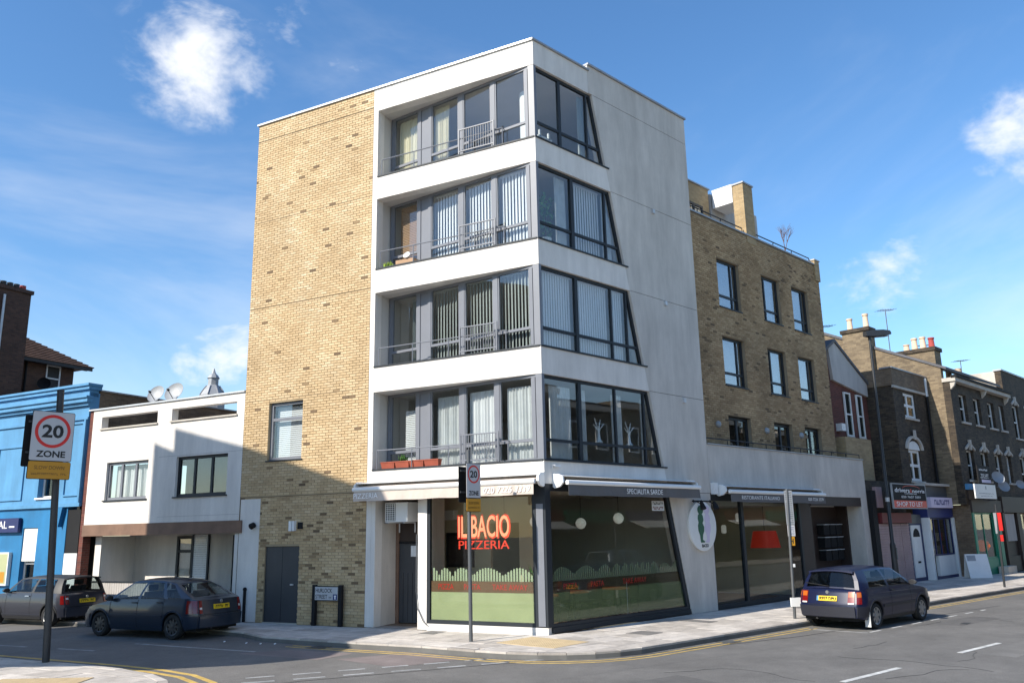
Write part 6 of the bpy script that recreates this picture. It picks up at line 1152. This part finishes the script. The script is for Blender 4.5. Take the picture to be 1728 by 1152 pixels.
    for ln, bul, fr in ((gl[-1], .09, True), (gl[0], .05, False)):
        g_ = screen(ln, bul, fr, [0, .08, .5, .9, 1]); n = len(Q)
        for r_ in range(4):
            for c_ in range(n-1):
                isg = r_ in (1, 2) and 0 < c_ < n-2 or (fr and r_ in (1, 2)) 
                quad = [g_[r_][c_], g_[r_][c_+1], g_[r_+1][c_+1], g_[r_+1][c_]]
                if isg: (WS if fr else RW).poly(quad)
                else: RO.poly(quad)
    body = B.make('body', S['paint'], t, smooth=50); 
    shell = RO.make('roof_and_pillars', S.get('pillarmat', S['paint']), t, smooth=38)
    TR.make('window_rubber', 'trim_black', t)
    if S.get('roofmat'): TOP.make('roof', S['roofmat'], t, smooth=38)
    for g_ in G:
        if len(g_.v) > 4: g_.make('side_window', 'glass_car', t, smooth=38)
    for nm, m in (('windscreen', WS), ('rear_window', RW)): m.make(nm, 'glass_car', t, smooth=38)
    # floor, wells, cabin
    m = M(); F_ = lambda a, b, z: T((a, b, z)); m.box(F_, .1, L_-.1, -Wd*.40, Wd*.40, S['sill']-.02, S['sill']+.06); m.box(F_, .25, L_-.3, -Wd*.36, Wd*.36, .20, .5); m.make('underbody', 'under', t)
    for xa in S['ax']:
        for s in (1, -1):
            m = M(); m.rings([[T((xa+Ra*1.02*math.cos(a), s*yy, max(S['sill']-.02, zc+Ra*1.02*math.sin(a)))) for a in [k*PI/12 for k in range(13)]] for yy in (Wd/2*.97, Wd/2-.34)], False, False); m.rings([[T((xa+Ra*1.02*math.cos(k*PI/12), s*(Wd/2-.34), max(S['sill']-.02, zc+Ra*1.02*math.sin(k*PI/12)))) for k in range(13)], [T((xa, s*(Wd/2-.34), zc))]*13], False, False); m.make('wheel_well', 'under', t, recalc=False)
            m = M(); rr_ = [[T((xa+q*math.cos(a), s*(Y(xa+q*math.cos(a), zc+q*math.sin(a))+o_), zc+q*math.sin(a))) for q, o_ in ((Ra-.012, -.02), (Ra-.012, .008), (Ra+.028, .012), (Ra+.034, .0))] for a in [k*PI/16 for k in range(17)]]; m.rings(rr_, False, False); m.make('arch_lip', S.get('lip', S['paint']), t, smooth=50)
    m = M(); m.box(F_, gl[0][0]+.1, gl[-1][0]-.1, -Wd*.42, Wd*.42, .45, .55); m.box(F_, gl[-1][0]-.35, gl[-1][0]+.15, -Wd*.40, Wd*.40, .6, belt(gl[-1][0])-.02); m.make('cabin_floor', 'seat', t)
    for x, y in S['seats']:
        m = M(); m.rings([[T((x+dx-.06+th_, y+w_, z)) for dx, w_ in ((0, -.23), (0, .23), (.12, .23), (.12, -.23))] for z, th_ in ((.55, .1), (.8, .04), (1.05, -.05), (1.1, -.06))], True); m.rings([[T((x+dx-.1, y+w_, z)) for dx, w_ in ((0, -.12), (0, .12), (.09, .12), (.09, -.12))] for z in (1.12, 1.27)], True); m.make('seat', 'seat', t)
    # wheels
    for xa in S['ax']:
        for s in (1, -1):
            c = (xa, s*(Wd/2-.115), wr); a_ = T((xa, s*5, wr))-T((xa, 0, wr)); a_.normalize(); m = M(); m.lathe(T(c), [(wr*.66, -.09), (wr*.93, -.095), (wr*.995, -.06), (wr, 0), (wr*.995, .06), (wr*.93, .095), (wr*.70, .10), (wr*.64, .085)], 28, a_, False); w = m.make('tyre', 'tyre', t, smooth=40)
            m = M(); m.lathe(T(c), [(wr*.70, .075), (wr*.66, .095), (wr*.60, .085), (wr*.58, .03), (.02, .02)], 28, a_, False); ns = S.get('spokes', 7); e1 = a_.cross(Z3).normalized()
            for k in range(ns):
                an = 2*PI*k/ns+.3; dv = e1*math.cos(an)+Z3*math.sin(an); pv = e1*-math.sin(an)+Z3*math.cos(an); c0 = T(c)+a_*.055; ww = S.get('spw', .024)
                m.loft([c0+pv*ww*1.2, c0-pv*ww*1.2, c0-pv*ww*1.2+a_*.03, c0+pv*ww*1.2+a_*.03], [c0+dv*wr*.61+pv*ww, c0+dv*wr*.61-pv*ww, c0+dv*wr*.61-pv*ww+a_*.025, c0+dv*wr*.61+pv*ww+a_*.025])
            m.lathe(T(c), [(.06, .06), (.055, .09), (.0, .095)], 12, a_, False); m.make('rim', S['rim'], w, smooth=35)
    # surface patches
    def spatch(nm, mt, x0, x1, z0, z1, s, off=.008, nx=6, nz=4, parent=t):
        m = M(); fr = [[T(side(x0+(x1-x0)*i/nx, z0+(z1-z0)*k/nz, s, off)) for k in range(nz+1)] for i in range(nx+1)]; bk = [[T(side(x0+(x1-x0)*i/nx, z0+(z1-z0)*k/nz, s, -.01)) for k in range(nz+1)] for i in range(nx+1)]; shell_(m, fr, bk); return m.make(nm, mt, parent, smooth=50)
    def shell_(m, fr, bk):
        m.rings(fr, False, False); m.rings(bk, False, False); m.rings([fr[0], bk[0]], False, False); m.rings([fr[-1], bk[-1]], False, False); m.rings([[r[0] for r in fr], [r[0] for r in bk]], False, False); m.rings([[r[-1] for r in fr], [r[-1] for r in bk]], False, False)
    def epatch(nm, mt, fn, y0, y1, z0, z1, off=.008, ny=8, nz=4, parent=t):
        m = M(); fr = [[T(fn(y0+(y1-y0)*i/ny, z0+(z1-z0)*k/nz, off)) for k in range(nz+1)] for i in range(ny+1)]; bk = [[T(fn(y0+(y1-y0)*i/ny, z0+(z1-z0)*k/nz, -.01)) for k in range(nz+1)] for i in range(ny+1)]; shell_(m, fr, bk); return m.make(nm, mt, parent, smooth=50)
    z0, z1 = S['bump']; bm_ = S.get('bumper', S['paint']); e = h0*.955
    epatch('rear_bumper', bm_, rear, -e, e, z0, z1, .035, 14, 5)
    for s in (1, -1): spatch('rear_bumper_side', bm_, .004, S['ax'][0]-Ra-.03, z0, z1, s, .022); spatch('front_bumper_side', bm_, S['ax'][1]+Ra+.03, L_-.004, z0-.06, z1, s, .02); spatch('side_moulding', S.get('mould', S['paint']), S['ax'][0]+Ra+.02, S['ax'][1]-Ra-.02, *S['mz'], s, .014, 10, 3); spatch('sill_strip', S.get('sillmat', S['paint']), S['ax'][0]+Ra+.03, S['ax'][1]-Ra-.03, S['sill']-.03, S['sill']+.05, s, .004, 8, 2)
    epatch('front_bumper', bm_, front, -hw(L_)*.95, hw(L_)*.95, z0-.06, z1, .03, 12, 5); epatch('grille', 'trim_black', front, -.45, .45, z1+.03, z1+.13, .012)
    for s in (1, -1):
        l0, l1 = S['lamp']; ly = S['lampy']; la = epatch('rear_lamp', 'lamp_red', rear, s*ly, s*h0*.93, l0, l1, .016); mid = l0+(l1-l0)*S.get('lsplit', .55)
        spatch('rear_lamp_side', 'lamp_red', .003, S.get('lampx', .16), l0, l1, s, .012, 4, 4)
        epatch('indicator', 'lamp_orange' if S.get('lor') else 'lamp_clear', rear, s*(ly+.015), s*h0*.925, mid, l1-.015 if S.get('lor') else mid+.05, .022, 6, 2, la)
        if S.get('lor'): spatch('indicator_side', 'lamp_orange', .006, S.get('lampx', .16)-.012, mid, l1-.015, s, .017, 3, 2, la); epatch('reversing_lamp', 'lamp_clear', rear, s*(ly+.01), s*h0*.92, l0-.002, l0+.03, .02, 5, 2, la)
        epatch('headlamp', 'lamp_clear', front, s*.42, s*hw(L_)*.9, z1+.03, z1+.15, .014)
        for x in S['seam']:
            zt = belt(x); m = M(); P = [T(side(x, low(x)+.05+(zt-low(x)-.06)*k/8, s, .0035)) for k in range(9)]; P2 = [T(side(x+.012, low(x)+.05+(zt-low(x)-.06)*k/8, s, .0035)) for k in range(9)]; P3 = [T(side(x, low(x)+.05+(zt-low(x)-.06)*k/8, s, -.01)) for k in range(9)]; m.rings([P, P2], False, False); m.make('door_seam', 'under', t, recalc=False)
        for x in S['handles']: m = M(); z = belt(x)-.10; m.rings([[T(side(x+dx, z+dz, s, o_)) for dx, dz in ((0, 0), (.06, .004), (.13, .004), (.18, 0))] for dz2, o_ in ((0, .004), (0, .03))]+[[T(side(x+dx, z+.025+dz, s, o_)) for dx, dz in ((0, 0), (.06, .004), (.13, .004), (.18, 0))] for o_ in (.03, .004)], False, False); m.make('door_handle', S.get('handlemat', 'trim_black'), t)
        mx = gl[-1][0]-.18; m = M(); mc = T((mx, s*(Wd/2+.06), belt(mx)+.07)); fwd = T((1, 0, 0))-T((0, 0, 0)); sd = (T((0, s, 0))-T((0, 0, 0)))
        m.rings([[mc+fwd*fx_+sd*.10*math.cos(k*PI/6)*r_+Z3*.065*math.sin(k*PI/6)*r_ for k in range(12)] for fx_, r_ in ((-.05, .92), (-.045, 1), (.0, 1), (.06, .8), (.09, .4))], True); m.tube([mc-sd*.06-Z3*.03, T((mx+.06, s*(Wd/2-.06), belt(mx)+.02))], .025, 6); m.make('wing_mirror', S.get('mirrormat', 'trim_black'), t, smooth=40)
    epatch('hatch_seam', 'under', rear, -S['lampy']+.01, S['lampy']-.01, z1+.02, z1+.032, .003)
    pz = S['platez']; pl = epatch('number_plate', 'plate_yellow', rear, -.26, .26, pz, pz+.11, .022, 4, 2)
    bk_ = Vector((-ca, -sa, 0)); rx = Vector((sa, -ca, 0)); 
    if S.get('reg'): epatch('plate_band', 'blue_light', rear, .215, .262, pz, pz+.11, .025, 2, 2, pl); text(S['reg'], 'text_black', T((-.098+endshift(0, pz+.055), -.03, pz+.055)), rx, Z3, .42, .075, .004, pl)
    else:
        FN_ = lambda a, o, z: T((-.094+endshift(0, pz+.05)-o, -a, z)); marks(pl, FN_, -.22, .22, .0, pz+.02, pz+.09, 'text_black', 7)
    m = M(); m.lathe(T((-.07+endshift(0, S['badge']), 0, S['badge'])), [(.02, 0), (.045, .005), (.04, .02), (.03, .02)], 16, bk_); m.make('badge', 'rim', t)
    m = M(); m.tube([T((.1, .3, .26)), T((-.03, .3, .25))], .028, 10); m.make('exhaust', 'rim_dark', t)
    if S.get('wiper'):
        a = screen(gl[0], .05, False, [.1, .3])[0]; m = M(); m.tube([a[3]-Vector((ca, sa, 0))*.03, a[1]-Vector((ca, sa, 0))*.035+Z3*.09], .012, 6); m.make('rear_wiper', 'black', t)
    if S.get('flap'):
        for s in (1, -1): m = M(); m.box(F_, S['ax'][0]-Ra-.03, S['ax'][0]-Ra-.015, s*Wd/2*.9-.09, s*Wd/2*.9+.05, .07, .42); m.make('mud_flap', 'lamp_clear' if s < 0 else 'trim_black', t)
    if S.get('aerial'): m = M(); x = gl[0][1]+.12; m.tube([T((x, 0, roofz(x)+.05)), T((x-.25, 0, roofz(x)+.28))], .005, 5); m.make('roof_aerial', 'black', t)
    if S.get('spoiler'): m = M(); x = gl[0][1]; m.rings([[T((x+dx, yt*q, roofz(x)+.045*(1-q*q)+dz)) for dx, dz in ((.12, .012), (-.10, -.0), (-.11, -.035), (.02, -.03))] for q in (-1, -.6, -.2, .2, .6, 1)], True); m.make('spoiler', S['spoiler'], t, smooth=50)
    return t
GOLF = dict(L=4.02, W=1.70, wr=.30, ax=(.74, 3.21), belt=[(0, .90), (.2, .93), (1.5, .935), (2.8, .92), (3.1, .87), (3.75, .76), (4.02, .66)], roof=[(.3, 1.325), (.8, 1.37), (1.5, 1.385), (2.1, 1.36), (2.4, 1.32)], yt=.575, lines=[(.10, .36, 'P'), (.58, .74, 'G'), (1.50, 1.44, 'P'), (1.60, 1.53, 'G'), (2.72, 2.14, 'P'), (2.86, 2.22, '')], paint='paint_golf', bump=(.30, .54), bumper='bumper_golf', lip='bumper_golf', mould='bumper_golf', sillmat='trim_black', mz=(.48, .55), lamp=(.60, .88), lampy=.52, lor=1, lampx=.12, lsplit=.55, seats=[(1.9, .36), (1.9, -.36), (1.0, 0)], seam=(1.55, 2.62), handles=(1.62,), platez=.66, badge=.855, reg='R957 DPU', wiper=1, flap=1, rim='rim', spokes=7, spw=.035, tilt=.14, spoiler='paint_golf')
car('hatchback_car', 'dark blue hatchback with yellow rear plate parked on the main road', GOLF, (5.62, -4.02, R(-3.6)))
ASTRA = dict(L=4.11, W=1.71, wr=.305, ax=(.74, 3.35), belt=[(0, .93), (.22, .97), (1.2, .96), (2.6, .93), (3.05, .88), (3.6, .78), (3.95, .66), (4.11, .55)], roof=[(.9, 1.30), (1.3, 1.37), (1.8, 1.395), (2.3, 1.37), (2.6, 1.31)], yt=.56, lines=[(.14, .95, 'P'), (.50, 1.04, 'G'), (.98, 1.30, 'P'), (1.12, 1.36, 'G'), (1.95, 1.86, 'P'), (2.04, 1.93, 'G'), (2.98, 2.36, 'P'), (3.14, 2.46, '')], paint='paint_astra', bump=(.28, .56), mz=(.52, .57), mould='paint_astra', lamp=(.62, .92), lampy=.60, lampx=.28, lsplit=.30, seats=[(2.05, .37), (2.05, -.37), (1.1, .35), (1.1, -.35)], seam=(1.08, 1.99, 2.98), handles=(1.15, 2.02), platez=.70, badge=.875, rim='rim_dark', spokes=9, spw=.03, tilt=.08)
car('saloon_hatch_car', 'blue five door hatchback parked in the shade beside the low white building', ASTRA, (-4.47, 7.15, R(109.5)))
MINI = dict(L=3.63, W=1.68, wr=.295, ax=(.56, 3.03), belt=[(0, .90), (.2, .93), (1.4, .93), (2.4, .93), (2.75, .90), (3.3, .82), (3.55, .70), (3.63, .60)], roof=[(.25, 1.33), (.8, 1.36), (1.6, 1.37), (2.0, 1.35), (2.3, 1.31)], yt=.57, lines=[(.10, .30, 'P'), (.45, .55, 'G'), (1.32, 1.30, 'P'), (1.42, 1.38, 'G'), (2.50, 2.10, 'P'), (2.62, 2.2, '')], paint='paint_mini', pillarmat='trim_black', roofmat='trim_black', bump=(.27, .52), lip='trim_black', mz=(.30, .33), sillmat='trim_black', lamp=(.62, .86), lampy=.58, lampx=.10, seats=[(1.7, .35), (1.7, -.35), (.9, .33), (.9, -.33)], seam=(1.38, 2.5), handles=(1.45,), handlemat='rim', platez=.64, badge=.80, rim='rim', spokes=8, spw=.03, tilt=.12, spoiler='trim_black', aerial=1)
car('small_car', 'dark grey compact car with black roof parked in front of the blue building', MINI, (-5.55, 13.6, R(109.5)))
EST = dict(GOLF); EST.update(L=4.5, ax=(.9, 3.6), belt=[(0, .93), (.2, .95), (1.5, .95), (3.2, .93), (3.5, .88), (4.2, .76), (4.5, .62)], roof=[(.3, 1.38), (.9, 1.42), (2.0, 1.42), (2.7, 1.38)], lines=[(.10, .36, 'P'), (.38, .56, 'G'), (1.25, 1.3, 'P'), (1.33, 1.38, 'G'), (2.2, 2.1, 'P'), (2.3, 2.18, 'G'), (3.1, 2.5, 'P'), (3.26, 2.6, '')], paint='paint_silver', bumper='paint_silver', lip='paint_silver', mould='paint_silver', seam=(1.3, 2.25, 3.1), handles=(1.35, 2.3), reg=None, flap=0, lor=0, spoiler='paint_silver')
car('silver_estate_car', 'silver estate car across the main road, seen only mirrored in the second shop window', EST, (16.5, -12.3, R(-3)))
DK = dict(EST); DK.update(paint='trim_black', bumper='trim_black', lip='trim_black', mould='trim_black', spoiler='trim_black', wr=.34)
car('dark_estate_car', 'dark estate car across the main road, seen only mirrored in the corner shop window', DK, (8.6, -11.9, R(-3)))
